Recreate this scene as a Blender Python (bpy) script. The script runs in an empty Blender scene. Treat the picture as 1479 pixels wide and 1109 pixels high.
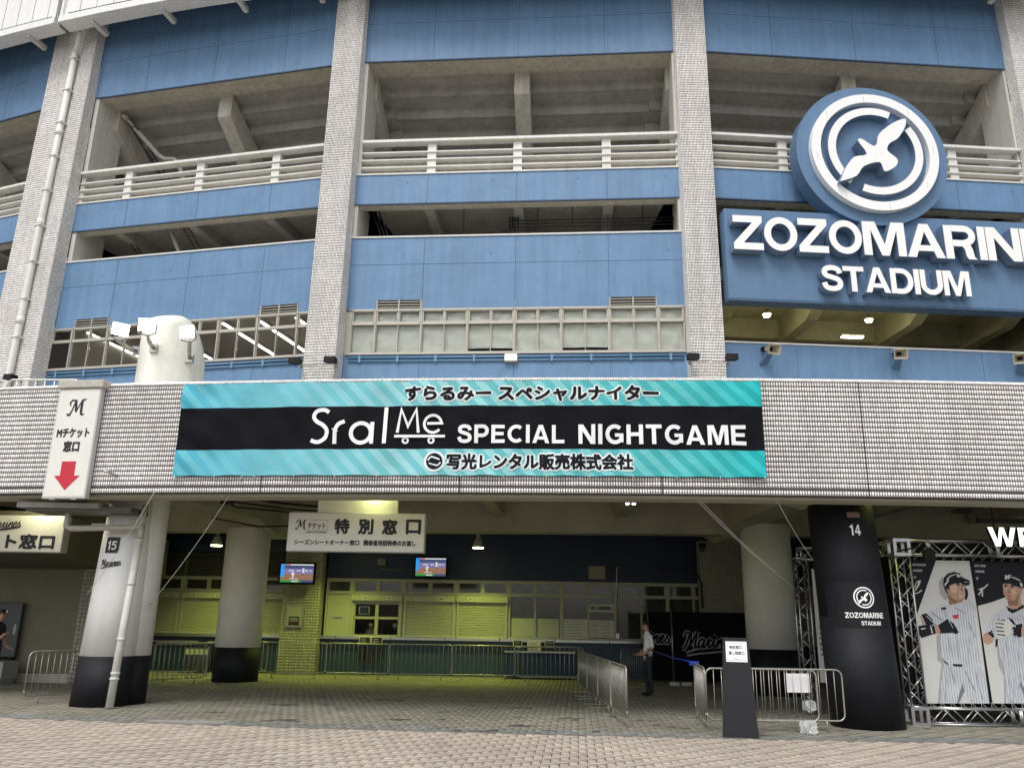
import bpy, math, random
import numpy as np
from mathutils import Vector, Matrix
random.seed(7)
R = math.radians
SC = bpy.context.scene
COL = SC.collection

# ------------------------------------------------------------------ camera
cd = bpy.data.cameras.new('camera'); cam = bpy.data.objects.new('camera', cd); COL.objects.link(cam); SC.camera = cam
cd.sensor_width = 36.0; cd.lens = 36.0*1195.5/1479.0; cd.clip_start = .1; cd.clip_end = 2000
cam.matrix_world = Matrix.Translation((0, 0, 1.75)) @ Matrix.Rotation(R(90+15.88), 4, 'X') @ Matrix.Rotation(R(.93), 4, 'Z')

# ------------------------------------------------------------------ world, sun, exposure
w = bpy.data.worlds.new('World'); SC.world = w; w.use_nodes = True
wn = w.node_tree.nodes; wl = w.node_tree.links
bg = wn['Background']; sky = wn.new('ShaderNodeTexSky'); sky.sky_type = 'NISHITA'; sky.sun_disc = False
SUN_EL, SUN_AZ = 55.0, 200.0          # sun behind the camera, a little to the left, veiled by cloud
sky.sun_elevation = R(SUN_EL); sky.sun_rotation = R(SUN_AZ)
sky.air_density = .8; sky.dust_density = 2.5; sky.ozone_density = 1.0; sky.altitude = 0
hs = wn.new('ShaderNodeHueSaturation'); hs.inputs['Saturation'].default_value = .30   # cloud cover greys the sky
wl.new(sky.outputs[0], hs.inputs['Color']); wl.new(hs.outputs[0], bg.inputs[0]); bg.inputs[1].default_value = .12
sd = bpy.data.lights.new('sun', 'SUN'); sun = bpy.data.objects.new('sun', sd); COL.objects.link(sun)
sd.energy = 1.1; sd.angle = R(25); sd.color = (1, .965, .91)
az = R(SUN_AZ); el = R(SUN_EL)
sdir = Vector((math.sin(az)*math.cos(el), math.cos(az)*math.cos(el), math.sin(el)))
sun.rotation_euler = sdir.to_track_quat('Z', 'Y').to_euler()
vs = SC.view_settings; vs.view_transform = 'Standard'; vs.look = 'None'; vs.gamma = 1; vs.use_curve_mapping = False
vs.exposure = 0.72

# ------------------------------------------------------------------ geometry of the stadium
CX, CY, RW = 7.15, 115.1, 88.6
def th_of(k): return -8.86 + 8.4*(k-1)
def pol(th, r, z=0.0):
    a = R(th); return Vector((CX + r*math.sin(a), CY - r*math.cos(a), z))
class Frame:
    """t along the wall, o outward (to the camera), z up"""
    def __init__(s, ox, oy, ang):
        s.o = Vector((ox, oy, 0)); a = R(ang); s.ang = a
        s.t = Vector((math.cos(a), math.sin(a), 0)); s.n = Vector((math.sin(a), -math.cos(a), 0))
    def __call__(s, t, o, z): return s.o + s.t*t + s.n*o + Vector((0, 0, z))
def chord(k):
    a, b = pol(th_of(k), RW), pol(th_of(k+1), RW); m = (a+b)/2; d = b-a
    return Frame(m.x, m.y, math.degrees(math.atan2(d.y, d.x)))
BAY = {0: chord(0), 1: chord(1), 2: chord(2), 3: chord(3)}
p0 = BAY[0](-5.85, 0, 0)
e0 = BAY[0](-6.2, 0, 0)
_a = BAY[0].ang - R(8.4)
BAY[-1] = Frame(e0.x-6.9*math.cos(_a), e0.y-6.9*math.sin(_a), math.degrees(_a))
TK = Frame(0, 27.8, -1.0)                 # ticket office wall under the deck
W0 = lambda x, y, z: Vector((x, y, z))    # plain world frame
class RingF:
    """t = arc length along radius r0 from theta0, o = outward from r0"""
    def __init__(s, th0, r0): s.th0 = th0; s.r0 = r0
    def __call__(s, t, o, z): return pol(s.th0 + math.degrees(t/s.r0), s.r0+o, z)

# ------------------------------------------------------------------ materials
MATS = {}
def mat(name, col, rough=.6, metal=0, emit=None, est=0, noise=0, nscale=6, bump=0, bscale=60, spec=.5, stretch=None, alpha=1, trans=0, island=0, objrand=0, ior=1.45, streak=0):
    if name in MATS: return MATS[name]
    m = bpy.data.materials.new(name); m.use_nodes = True; MATS[name] = m
    nt = m.node_tree; b = nt.nodes['Principled BSDF']; L = nt.links
    b.inputs['Base Color'].default_value = (*col, 1); b.inputs['Roughness'].default_value = rough; b.inputs['Metallic'].default_value = metal
    b.inputs['Specular IOR Level'].default_value = spec
    if emit: b.inputs['Emission Color'].default_value = (*emit, 1); b.inputs['Emission Strength'].default_value = est
    if trans: b.inputs['Transmission Weight'].default_value = trans; b.inputs['IOR'].default_value = ior
    if alpha < 1: b.inputs['Alpha'].default_value = alpha
    out = None
    def val(v, amount):
        mr = nt.nodes.new('ShaderNodeMapRange'); mr.inputs[3].default_value = 1-amount; mr.inputs[4].default_value = 1+amount
        L.new(v, mr.inputs[0]); return mr.outputs[0]
    facs = []
    if noise or bump or streak:
        g = nt.nodes.new('ShaderNodeNewGeometry')
    if noise:
        n = nt.nodes.new('ShaderNodeTexNoise'); n.inputs['Scale'].default_value = nscale; n.inputs['Detail'].default_value = 8; n.inputs['Roughness'].default_value = .65
        if stretch:
            mp = nt.nodes.new('ShaderNodeMapping'); mp.inputs['Scale'].default_value = stretch; L.new(g.outputs['Position'], mp.inputs[0]); L.new(mp.outputs[0], n.inputs['Vector'])
        else: L.new(g.outputs['Position'], n.inputs['Vector'])
        cr = nt.nodes.new('ShaderNodeMapRange'); cr.inputs[1].default_value = .25; cr.inputs[2].default_value = .75; L.new(n.outputs[0], cr.inputs[0])
        facs.append(val(cr.outputs[0], noise))
    if streak:
        mp = nt.nodes.new('ShaderNodeMapping'); mp.inputs['Scale'].default_value = (5, 5, .25); L.new(g.outputs['Position'], mp.inputs[0])
        n2 = nt.nodes.new('ShaderNodeTexNoise'); n2.inputs['Scale'].default_value = 1; n2.inputs['Detail'].default_value = 6; L.new(mp.outputs[0], n2.inputs['Vector'])
        c2 = nt.nodes.new('ShaderNodeMapRange'); c2.inputs[1].default_value = .3; c2.inputs[2].default_value = .7; L.new(n2.outputs[0], c2.inputs[0])
        facs.append(val(c2.outputs[0], streak))
    if island:
        g2 = nt.nodes.new('ShaderNodeNewGeometry'); facs.append(val(g2.outputs['Random Per Island'], island))
    if objrand:
        oi = nt.nodes.new('ShaderNodeObjectInfo'); facs.append(val(oi.outputs['Random'], objrand))
    if facs:
        f = facs[0]
        for h in facs[1:]:
            mu = nt.nodes.new('ShaderNodeMath'); mu.operation = 'MULTIPLY'; L.new(f, mu.inputs[0]); L.new(h, mu.inputs[1]); f = mu.outputs[0]
        vm = nt.nodes.new('ShaderNodeVectorMath'); vm.operation = 'SCALE'; vm.inputs[0].default_value = col; L.new(f, vm.inputs['Scale']); L.new(vm.outputs[0], b.inputs['Base Color'])
    if bump:
        n3 = nt.nodes.new('ShaderNodeTexNoise'); n3.inputs['Scale'].default_value = bscale; n3.inputs['Detail'].default_value = 5; L.new(g.outputs['Position'], n3.inputs['Vector'])
        bp = nt.nodes.new('ShaderNodeBump'); bp.inputs['Strength'].default_value = bump; bp.inputs['Distance'].default_value = .02; L.new(n3.outputs[0], bp.inputs['Height']); L.new(bp.outputs[0], b.inputs['Normal'])
    return m
blue = mat('blue_paint', (.120, .228, .385), .55, noise=.13, nscale=.9, streak=.085, bump=.15, bscale=25)
bluec = mat('blue_trim', (.13, .27, .42), .5, noise=.06)
sblue = mat('sign_blue', (.10, .185, .31), .5, noise=.05, nscale=1.5, streak=.05)
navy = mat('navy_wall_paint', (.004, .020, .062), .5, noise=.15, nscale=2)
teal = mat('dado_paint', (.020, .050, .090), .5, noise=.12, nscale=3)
white = mat('white_paint', (.70, .69, .655), .45, noise=.06, nscale=3, streak=.06)
wtile = mat('white_mosaic_tile', (.80, .77, .745), .3, island=.13, noise=.15, nscale=.7, streak=.08)
joint = mat('tile_joint', (.075, .068, .070), .8, noise=.2)
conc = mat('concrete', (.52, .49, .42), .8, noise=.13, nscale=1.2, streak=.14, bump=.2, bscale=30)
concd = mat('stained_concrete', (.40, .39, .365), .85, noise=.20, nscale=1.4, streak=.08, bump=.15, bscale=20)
beige = mat('beige_render', (.36, .34, .27), .8, noise=.08, nscale=2, bump=.3)
seam = mat('seam_dark', (.02, .025, .035), .8)
black = mat('black_paint', (.006, .0065, .008), .8, spec=.08, noise=.2)
steel = mat('galvanised_steel', (.42, .42, .40), .35, metal=.85, noise=.15, nscale=10)
alu = mat('aluminium', (.44, .44, .44), .32, metal=.9, noise=.08)
frame_m = mat('window_frame', (.44, .415, .36), .45, metal=.3, noise=.08)
tframe = mat('ticket_window_frame', (.40, .40, .30), .45, noise=.08)
shut = mat('shutter_enamel', (.42, .42, .30), .45, noise=.07, nscale=2)
glass = mat('dark_glass', (.05, .055, .05), .04, spec=.8, noise=.3, nscale=1)
curtain = mat('window_blind', (.58, .585, .535), .35, noise=.14, nscale=2.2, stretch=(.5, 1, 2.2), spec=.5)
txt = mat('black_print', (.012, .012, .014), .5)
wht = mat('white_print', (.80, .80, .78), .45)
signw = mat('sign_white_face', (.72, .71, .66), .4, noise=.05)
red = mat('red_print', (.50, .018, .035), .45)
tube_l = mat('lit_tube', (1, 1, 1), .5, emit=(1, .97, .88), est=7)
lampg = mat('lit_lamp_green', (1, 1, 1), .5, emit=(1, .97, .45), est=9)
flood = mat('lit_floodlight', (1, 1, 1), .5, emit=(1, .96, .80), est=26)
rope = mat('white_rope', (.55, .53, .48), .8)
rubber = mat('dark_rubber', (.012, .012, .012), .7, spec=.2)
skin_m = mat('skin', (.42, .24, .16), .5)
hair_m = mat('black_hair', (.012, .01, .01), .5)

# ------------------------------------------------------------------ mesh helpers
class MB:
    def __init__(s): s.v = []; s.f = []; s.m = []; s.sm = []
    def add(s, vs, fs, mi=0, smooth=False):
        b = len(s.v); s.v += [Vector(q) for q in vs]
        for f in fs: s.f.append([b+i for i in f]); s.m.append(mi); s.sm.append(smooth)
    def box(s, F, t0, t1, o0, o1, z0, z1, mi=0):
        c = [F(t, o, z) for z in (z0, z1) for o in (o0, o1) for t in (t0, t1)]
        s.add(c, [(0, 1, 3, 2), (4, 6, 7, 5), (0, 4, 5, 1), (2, 3, 7, 6), (0, 2, 6, 4), (1, 5, 7, 3)], mi)
    def loft(s, F, secs, mi=0, caps=True, smooth=False):
        """secs: list of lists of (t,o,z), same length, closed rings"""
        n = len(secs[0]); vs_ = [F(*q) for r in secs for q in r]; fs = []
        for i in range(len(secs)-1):
            for j in range(n): fs.append((i*n+j, i*n+(j+1) % n, (i+1)*n+(j+1) % n, (i+1)*n+j))
        s.add(vs_, fs, mi, smooth)
        if caps:
            b = len(s.v)-len(vs_); s.f.append([b+j for j in range(n)][::-1]); s.m.append(mi); s.sm.append(False)
            s.f.append([b+(len(secs)-1)*n+j for j in range(n)]); s.m.append(mi); s.sm.append(False)
    def prism(s, F, poly, o0, o1, mi=0, ms=None):
        """poly (t,z) extruded between o0 (back) and o1 (front)"""
        n = len(poly); vs_ = [F(t, o0, z) for t, z in poly]+[F(t, o1, z) for t, z in poly]
        s.add(vs_, [tuple(range(n, 2*n))], mi)
        b = len(s.v)-2*n
        for fc in [[b+j for j in range(n)][::-1]]+[[b+j, b+(j+1) % n, b+n+(j+1) % n, b+n+j] for j in range(n)]:
            s.f.append(fc); s.m.append(mi if ms is None else ms); s.sm.append(False)
    def tube(s, pts, r, n=8, mi=0, caps=True):
        pts = [Vector(p) for p in pts]; rs = r if isinstance(r, (list, tuple)) else [r]*len(pts)
        rings = []; up = Vector((0, 0, 1)); prev = None
        for i, p in enumerate(pts):
            d = (pts[min(i+1, len(pts)-1)]-pts[max(i-1, 0)]).normalized()
            if prev is None:
                a = d.cross(up); a = a if a.length > .05 else d.cross(Vector((1, 0, 0)))
                a.normalize()
            else:
                a = prev - d*prev.dot(d); a.normalize()
            prev = a; b_ = d.cross(a)
            rings.append([p+(a*math.cos(2*math.pi*j/n)+b_*math.sin(2*math.pi*j/n))*rs[i] for j in range(n)])
        s.loft(lambda x, y, z: Vector((x, y, z)), rings, mi, caps, True)
    def cyl(s, F, t, o, z0, z1, r, n=24, mi=0, smooth=True, r1=None):
        r1 = r if r1 is None else r1
        s.loft(F, [[(t+q*math.cos(2*math.pi*j/n), o-q*math.sin(2*math.pi*j/n), z) for j in range(n)] for z, q in ((z0, r), (z1, r1))], mi, True, smooth)
    def disc(s, F, t, z, r, o0, o1, n=32, mi=0, ms=None, r_in=None):
        if r_in is None:
            s.prism(F, [(t+r*math.cos(2*math.pi*j/n), z+r*math.sin(2*math.pi*j/n)) for j in range(n)], o0, o1, mi, ms)
        else:
            arc_ring(s, F, t, z, r_in, r, 0, 360, o0, o1, n, mi, ms)
    def stroke(s, F, pts, w_, o0, o1, mi=0, ms=None, closed=False):
        """thick 2D polyline in (t,z), extruded"""
        P = [Vector(p).to_2d() for p in pts]; n = len(P); Lp = []; Rp = []
        for i in range(n):
            a = P[(i-1) % n] if (closed or i > 0) else None; c = P[(i+1) % n] if (closed or i < n-1) else None
            d1 = (P[i]-a).normalized() if a is not None else None; d2 = (c-P[i]).normalized() if c is not None else None
            d1 = d1 or d2; d2 = d2 or d1
            n1 = Vector((-d1.y, d1.x)); n2 = Vector((-d2.y, d2.x)); m = (n1+n2)
            if m.length < .2: m = n1
            m.normalize(); k = min(1/max(m.dot(n1), .35), 2)
            ww = w_[i] if isinstance(w_, (list, tuple)) else w_
            Lp.append(P[i]+m*k*ww/2); Rp.append(P[i]-m*k*ww/2)
        q = [F(a.x, o, a.y) for o in (o0, o1) for a in Lp] + [F(a.x, o, a.y) for o in (o0, o1) for a in Rp]
        ms = mi if ms is None else ms; rng = n if closed else n-1; b = len(s.v); s.v += q
        lb, lf, rb, rf = b, b+n, b+2*n, b+3*n
        for i in range(rng):
            j = (i+1) % n
            for fc, mm in (([lf+i, lf+j, rf+j, rf+i][::-1], mi), ([lb+i, lb+j, rb+j, rb+i], ms), ([lb+i, lf+i, lf+j, lb+j][::-1], ms), ([rb+i, rb+j, rf+j, rf+i][::-1], ms)):
                s.f.append(fc); s.m.append(mm); s.sm.append(False)
        if not closed:
            for i in (0, n-1): s.f.append([lb+i, lf+i, rf+i, rb+i]); s.m.append(ms); s.sm.append(False)
    def raw(s, V_, F_, mi=0):
        b = len(s.v); s.v += V_
        for f in F_: s.f.append([b+i for i in f]); s.m.append(mi); s.sm.append(False)
    def build(s, name, mats, parent=None, bevel=0, label=None, kind=None, data_only=False):
        me = bpy.data.meshes.new(name)
        T_ = XF.get(parent.name) if parent is not None else None
        vv = [T_ @ q for q in s.v] if T_ is not None else s.v
        me.from_pydata([tuple(q) for q in vv], [], s.f)
        mats = mats if isinstance(mats, (list, tuple)) else [mats]
        for m_ in mats: me.materials.append(m_)
        me.polygons.foreach_set('material_index', s.m); me.polygons.foreach_set('use_smooth', s.sm); me.update()
        o = bpy.data.objects.new(name, me); COL.objects.link(o)
        if parent is not None:
            o.parent = parent
            if T_ is not None: XF[o.name] = T_
        if bevel:
            bm_ = o.modifiers.new('bevel', 'BEVEL'); bm_.width = bevel; bm_.segments = 2; bm_.limit_method = 'ANGLE'
        if label: o['label'] = label
        if kind: o['kind'] = kind
        return o
XF = {}
def arc_ring(s, F, t, z, r0, r1, a0, a1, o0, o1, n, mi=0, ms=None):
    ms = mi if ms is None else ms
    full = abs(a1-a0) >= 359.9
    A_ = [R(a0+(a1-a0)*i/n) for i in range(n if full else n+1)]; b = len(s.v); N = len(A_)
    for o in (o0, o1):
        for r in (r0, r1): s.v += [F(t+r*math.cos(a), o, z+r*math.sin(a)) for a in A_]
    ib, ob, if_, of = b, b+N, b+2*N, b+3*N
    for i in range(N if full else N-1):
        j = (i+1) % N
        for fc, mm in (([if_+i, of+i, of+j, if_+j], mi), ([ib+i, ib+j, ob+j, ob+i], ms), ([ob+i, ob+j, of+j, of+i], ms), ([ib+i, if_+i, if_+j, ib+j], ms)):
            s.f.append(fc); s.m.append(mm); s.sm.append(False)
    if not full:
        for i in (0, N-1): s.f.append([ib+i, ob+i, of+i, if_+i]); s.m.append(ms); s.sm.append(False)
def thing(name, label, cat, loc=(0, 0, 0), rotz=0, group=None):
    o = bpy.data.objects.new(name, None); COL.objects.link(o); o.location = loc; o.rotation_euler = (0, 0, rotz)
    o.empty_display_size = .2
    o['label'] = label; o['category'] = cat
    if group: o['group'] = group
    XF[o.name] = (Matrix.Translation(loc) @ Matrix.Rotation(rotz, 4, 'Z')).inverted()
    return o
def single(mb, name, mats, label, cat, loc=(0, 0, 0), group=None, **k):
    """a thing that is one mesh; vertices are given in world space"""
    mb.v = [q-Vector(loc) for q in mb.v]
    o = mb.build(name, mats, None, **k); o.location = loc; o['label'] = label; o['category'] = cat
    if group: o['group'] = group
    return o
def struct(mb, name, mats):
    o = mb.build(name, mats); o['kind'] = 'structure'; return o
def kids(o): return list(o.children)
def dup(root, loc, rotz, label, group=None):
    r = root.copy(); COL.objects.link(r); r.location = loc; r.rotation_euler = (0, 0, rotz); r['label'] = label
    if group: r['group'] = group
    def rec(a, b):
        for ch in kids(a):
            c = ch.copy(); COL.objects.link(c); c.parent = b; rec(ch, c)
    rec(root, r); return r
def ring(mb, r0, r1, z0, z1, a0, a1, n, mi=0):
    mb.loft(W0, [[tuple(pol(a0+(a1-a0)*i/n, r, z)) for r, z in ((r0, z0), (r1, z0), (r1, z1), (r0, z1))] for i in range(n+1)], mi)
def light(name, typ, loc, e, col, size=.1, rot=None, parent=None, spot=None, sy=None):
    d = bpy.data.lights.new(name, typ); d.energy = e; d.color = col
    if typ == 'POINT' or typ == 'SPOT': d.shadow_soft_size = size
    if typ == 'AREA':
        d.size = size
        if sy: d.shape = 'RECTANGLE'; d.size_y = sy
    if spot: d.spot_size = R(spot); d.spot_blend = .9
    o = bpy.data.objects.new(name, d); COL.objects.link(o)
    if parent is not None: o.parent = parent; loc = XF[parent.name] @ Vector(loc)
    o.location = loc
    if rot: o.rotation_euler = rot
    return o

# ------------------------------------------------------------------ lettering
def text_mesh(s_, size=1.0):
    c = bpy.data.curves.new('glyphs', 'FONT'); c.body = s_; c.size = size; c.resolution_u = 3
    o = bpy.data.objects.new('glyphs', c); COL.objects.link(o)
    dg = bpy.context.evaluated_depsgraph_get(); dg.update(); me = bpy.data.meshes.new_from_object(o.evaluated_get(dg))
    V_ = [(v.co.x, v.co.y) for v in me.vertices]; F_ = [list(p.vertices) for p in me.polygons]
    bpy.data.objects.remove(o); bpy.data.curves.remove(c); bpy.data.meshes.remove(me)
    return V_, F_
def put_text(mb, F, s_, t0, t1, z0, z1, o, bold=.03, mi=0, step=.0006, ring_only=None, fit=True):
    """flat print fitted into t0..t1, z0..z1 on frame F; bold = stroke thickening as a share of the height"""
    V_, F_ = text_mesh(s_)
    if not V_: return
    xs = [v[0] for v in V_]; ys = [v[1] for v in V_]; x0, x1, y0, y1 = min(xs), max(xs), min(ys), max(ys)
    sx = (t1-t0)/(x1-x0); sy = (z1-z0)/(y1-y0)
    b = bold*(z1-z0)
    sh = [(0, 0)]+([(b*math.cos(a), b*math.sin(a)) for a in [i*math.pi/4 for i in range(8)]] if bold else [])
    for i, (dx, dz) in enumerate(sh):
        mb.raw([F(t0+(x-x0)*sx+dx, o+step*i, z0+(y-y0)*sy+dz) for x, y in V_], F_, mi)
def spline(P, n=6):
    out = []; P = [Vector(p).to_2d() for p in P]
    for i in range(len(P)-1):
        a = P[max(i-1, 0)]; b = P[i]; c = P[i+1]; d = P[min(i+2, len(P)-1)]
        for k in range(n):
            u = k/n; out.append(.5*((2*b)+(c-a)*u+(2*a-5*b+4*c-d)*u*u+(3*b-a-3*c+d)*u**3))
    out.append(P[-1]); return [tuple(q) for q in out]
def arcp(cx, cy, rx, ry, a0, a1, n=10): return [(cx+rx*math.cos(R(a0+(a1-a0)*i/n)), cy+ry*math.sin(R(a0+(a1-a0)*i/n))) for i in range(n+1)]
W_ = .21
GL = {  # bold grotesque capitals: width, polygons, strokes
 'Z': (.87, [[(0, 1), (.86, 1), (.86, .82), (.29, .2), (.87, .2), (.87, 0), (0, 0), (0, .19), (.57, .8), (0, .8)]], []),
 'O': (1.0, [], [(arcp(.5, .5, .39, .405, 0, 345, 23), 1)]),
 'M': (1.04, [[(0, 0), (0, 1), (.32, 1), (.52, .33), (.72, 1), (1.04, 1), (1.04, 0), (.84, 0), (.84, .76), (.61, 0), (.43, 0), (.2, .76), (.2, 0)]], []),
 'A': (.95, [[(0, 0), (.36, 1), (.475, 1), (.475, .76), (.22, 0)], [(.475, .76), (.475, 1), (.59, 1), (.95, 0), (.73, 0)], [(.28, .19), (.67, .19), (.62, .36), (.33, .36)]], []),
 'R': (.86, [[(0, 0), (0, 1), (.21, 1), (.21, 0)], [(.43, .44), (.66, .44), (.71, .3), (.74, .07), (.8, 0), (.58, 0), (.53, .08), (.5, .3), (.43, .40)]], [([(.2, .91), (.5, .91)]+arcp(.52, .70, .21, .21, 80, -80)+[(.5, .47), (.2, .47)], 0)]),
 'I': (.21, [[(0, 0), (0, 1), (.21, 1), (.21, 0)]], []),
 'N': (.86, [[(0, 0), (0, 1), (.24, 1), (.66, .33), (.66, 1), (.86, 1), (.86, 0), (.63, 0), (.2, .68), (.2, 0)]], []),
 'E': (.76, [[(0, 0), (0, 1), (.74, 1), (.74, .81), (.21, .81), (.21, .6), (.69, .6), (.69, .42), (.21, .42), (.21, .19), (.76, .19), (.76, 0)]], []),
 'S': (.8, [], [(spline([(.71, .70), (.63, .86), (.4, .92), (.18, .86), (.12, .71), (.2, .60), (.42, .53), (.64, .44), (.70, .28), (.62, .14), (.4, .085), (.17, .14), (.09, .32)], 4), 0)]),
 'T': (.8, [[(0, 1), (.8, 1), (.8, .81), (.505, .81), (.505, 0), (.295, 0), (.295, .81), (0, .81)]], []),
 'D': (.88, [[(0, 0), (0, 1), (.21, 1), (.21, 0)]], [([(.2, .91), (.38, .91)]+arcp(.42, .5, .35, .41, 80, -80)+[(.38, .09), (.2, .09)], 0)]),
 'U': (.86, [], [([(.105, 1), (.105, .4)]+arcp(.43, .4, .325, .30, 190, 350)+[(.755, .4), (.755, 1)], 0)]),
 'P': (.82, [[(0, 0), (0, 1), (.21, 1), (.21, 0)]], [([(.2, .91), (.47, .91)]+arcp(.5, .67, .22, .24, 80, -80)+[(.47, .42), (.2, .42)], 0)]),
 'C': (.9, [], [(arcp(.5, .5, .39, .405, 48, 312, 18), 0)]),
 'G': (.94, [[(.5, .55), (.93, .55), (.93, .1), (.74, .1), (.74, .38), (.5, .38)]], [(arcp(.5, .5, .39, .405, 48, 325, 18), 0)]),
 'L': (.7, [[(0, 0), (0, 1), (.21, 1), (.21, .19), (.7, .19), (.7, 0)]], []),
 'H': (.84, [[(0, 0), (0, 1), (.21, 1), (.21, .6), (.63, .6), (.63, 1), (.84, 1), (.84, 0), (.63, 0), (.63, .41), (.21, .41), (.21, 0)]], []),
 'W': (1.35, [[(0, 1), (.24, 1), (.42, .3), (.57, 1), (.78, 1), (.93, .3), (1.11, 1), (1.35, 1), (1.06, 0), (.82, 0), (.675, .7), (.53, 0), (.29, 0)]], []),
 '1': (.4, [[(.2, 0), (.2, .72), (0, .72), (0, .84), (.2, .9), (.26, 1), (.4, 1), (.4, 0)]], []),
 '4': (.7, [[(.38, 0), (.38, 1), (.57, 1), (.57, 0)], [(0, .22), (0, .37), (.38, 1), (.46, .9), (.16, .38), (.72, .38), (.72, .22)]], []),
 '5': (.7, [[(.1, .95), (.66, .95), (.66, .79), (.24, .79), (.21, .5), (.05, .5)]], [(spline([(.12, .52), (.3, .6), (.52, .55), (.6, .34), (.5, .14), (.28, .08), (.08, .2)], 4), 0)]),
 ' ': (.45, [], [])}
def bold_word(mb, F, word, t0, t1, z0, z1, o0, o1, mi=0, ms=None, gap=.10, sw=W_, eps=.0015, parts=None, wide=None):
    wide = wide or {}; tot = sum(GL[c][0]*wide.get(c, 1) for c in word)+gap*(len(word)-1); k = (t1-t0)/tot; H_ = z1-z0; x = t0
    for c in word:
        wd, polys, strokes = GL[c]; q = wide.get(c, 1); wd *= q; polys = [[(a*q, b) for a, b in pl] for pl in polys]; strokes = [([(a*q, b) for a, b in pts], cl) for pts, cl in strokes]; m_ = mb if parts is None else MB(); i = 0
        for pl in polys: m_.prism(F, [(x+a*k, z0+b*H_) for a, b in pl], o0, o1+eps*i, mi, ms); i += 1
        for pts, cl in strokes: m_.stroke(F, [(x+a*k, z0+b*H_) for a, b in pts], sw*min(k, H_)*.96, o0, o1+eps*i, mi, ms, bool(cl)); i += 1
        if parts is not None and (polys or strokes): parts.append((c, m_))
        x += (wd+gap)*k
SCRIPT = [  # brush-script 'Marines' in a unit box, x 0..4.2
 [(.0, -.02), (.12, .02), (.22, .25), (.36, .78), (.46, 1.0)], [(.46, 1.0), (.50, .55), (.52, .2)], [(.52, .2), (.72, .62), (.92, 1.02)], [(.92, 1.02), (.88, .5), (.86, .12), (.95, .04), (1.08, .14)],
 [(.05, .72), (.02, .86), (.14, .98), (.34, .94)],
 [(1.5, .5), (1.32, .58), (1.15, .4), (1.12, .16), (1.24, .04), (1.4, .16), (1.52, .52)], [(1.52, .52), (1.48, .2), (1.54, .05), (1.68, .16)],
 [(1.68, .16), (1.82, .52), (1.84, .44), (1.98, .5), (2.06, .5)], [(1.86, .46), (1.86, .2), (1.94, .05), (2.08, .14)],
 [(2.08, .14), (2.24, .54)], [(2.24, .54), (2.22, .2), (2.3, .05), (2.42, .16)], [(2.29, .74), (2.33, .80)],
 [(2.42, .16), (2.56, .54)], [(2.56, .54), (2.50, .06)], [(2.52, .2), (2.72, .52), (2.84, .5), (2.82, .2), (2.88, .05), (3.0, .14)],
 [(3.0, .2), (3.18, .3), (3.28, .44), (3.2, .56), (3.06, .46), (3.02, .22), (3.14, .05), (3.32, .1), (3.42, .2)],
 [(3.42, .2), (3.56, .5), (3.62, .58)], [(3.6, .54), (3.62, .38), (3.78, .24), (3.74, .08), (3.58, .04), (3.48, .12)]]
SW_U = [(.35, -.34), (1.2, -.18), (2.4, -.1), (3.6, -.02), (3.95, .08)]
def marines(mb, F, t0, z0, w_, slant=.0, rise=.05, o=.0, mi=0, mo=None, wt=.13, xmin=-1):
    k = w_/4.0; f = lambda p: (t0+(p[0]+slant*p[1])*k, z0+(p[1]*1.15+p[0]*rise)*k); i = 0
    if mo is not None:
        for s_ in [q for q in SCRIPT if q[0][0] > xmin]: mb.stroke(F, [f(p) for p in spline(s_, 4)], (wt+.16)*k, o, o+.002+i*.0004, mo); i += 1
        if xmin < 0: mb.stroke(F, [f(p) for p in spline(SW_U, 4)], [(.1+.2*math.sin(math.pi*min(1, j/16+.15))+.14)*k for j in range(17)], o, o+.002+i*.0004, mo); i += 1
    for s_ in [q for q in SCRIPT if q[0][0] > xmin]:
        mb.stroke(F, [f(p) for p in spline(s_, 4)], wt*k, o, o+.004+i*.0004, mi); i += 1
    if xmin < 0: mb.stroke(F, [f(p) for p in spline(SW_U, 4)], [(.03+.2*math.sin(math.pi*min(1, j/16+.1)))*k for j in range(17)], o, o+.004+i*.0004, mi)
def logo_m(mb, F, t0, z0, h, o, mi=0):
    f = lambda p: (t0+p[0]*h, z0+p[1]*h)
    S = [([(.0, .05), (.12, .04), (.24, .3), (.36, .72), (.44, .95)], [.10, .12, .09, .08, .12]), ([(.44, .97), (.47, .6), (.50, .22)], [.1, .16, .13]), ([(.50, .22), (.68, .6), (.88, .98)], [.08, .07, .12]),
         ([(.88, .98), (.84, .5), (.86, .1), (.95, .03), (1.08, .1)], [.1, .16, .14, .1, .04]), ([(.10, .6), (.06, .82), (.2, .95), (.42, .93)], [.07, .09, .09, .1]), ([(-.06, .12), (.02, .02), (.16, .04)], [.09, .1, .06]), ([(.88, .98), (1.02, .96), (1.1, 1.02)], [.1, .06, .03])]
    for i, (p, ww) in enumerate(S): mb.stroke(F, [f(q) for q in p], [x*h for x in ww], o, o+.003+i*.0005, mi)

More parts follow.
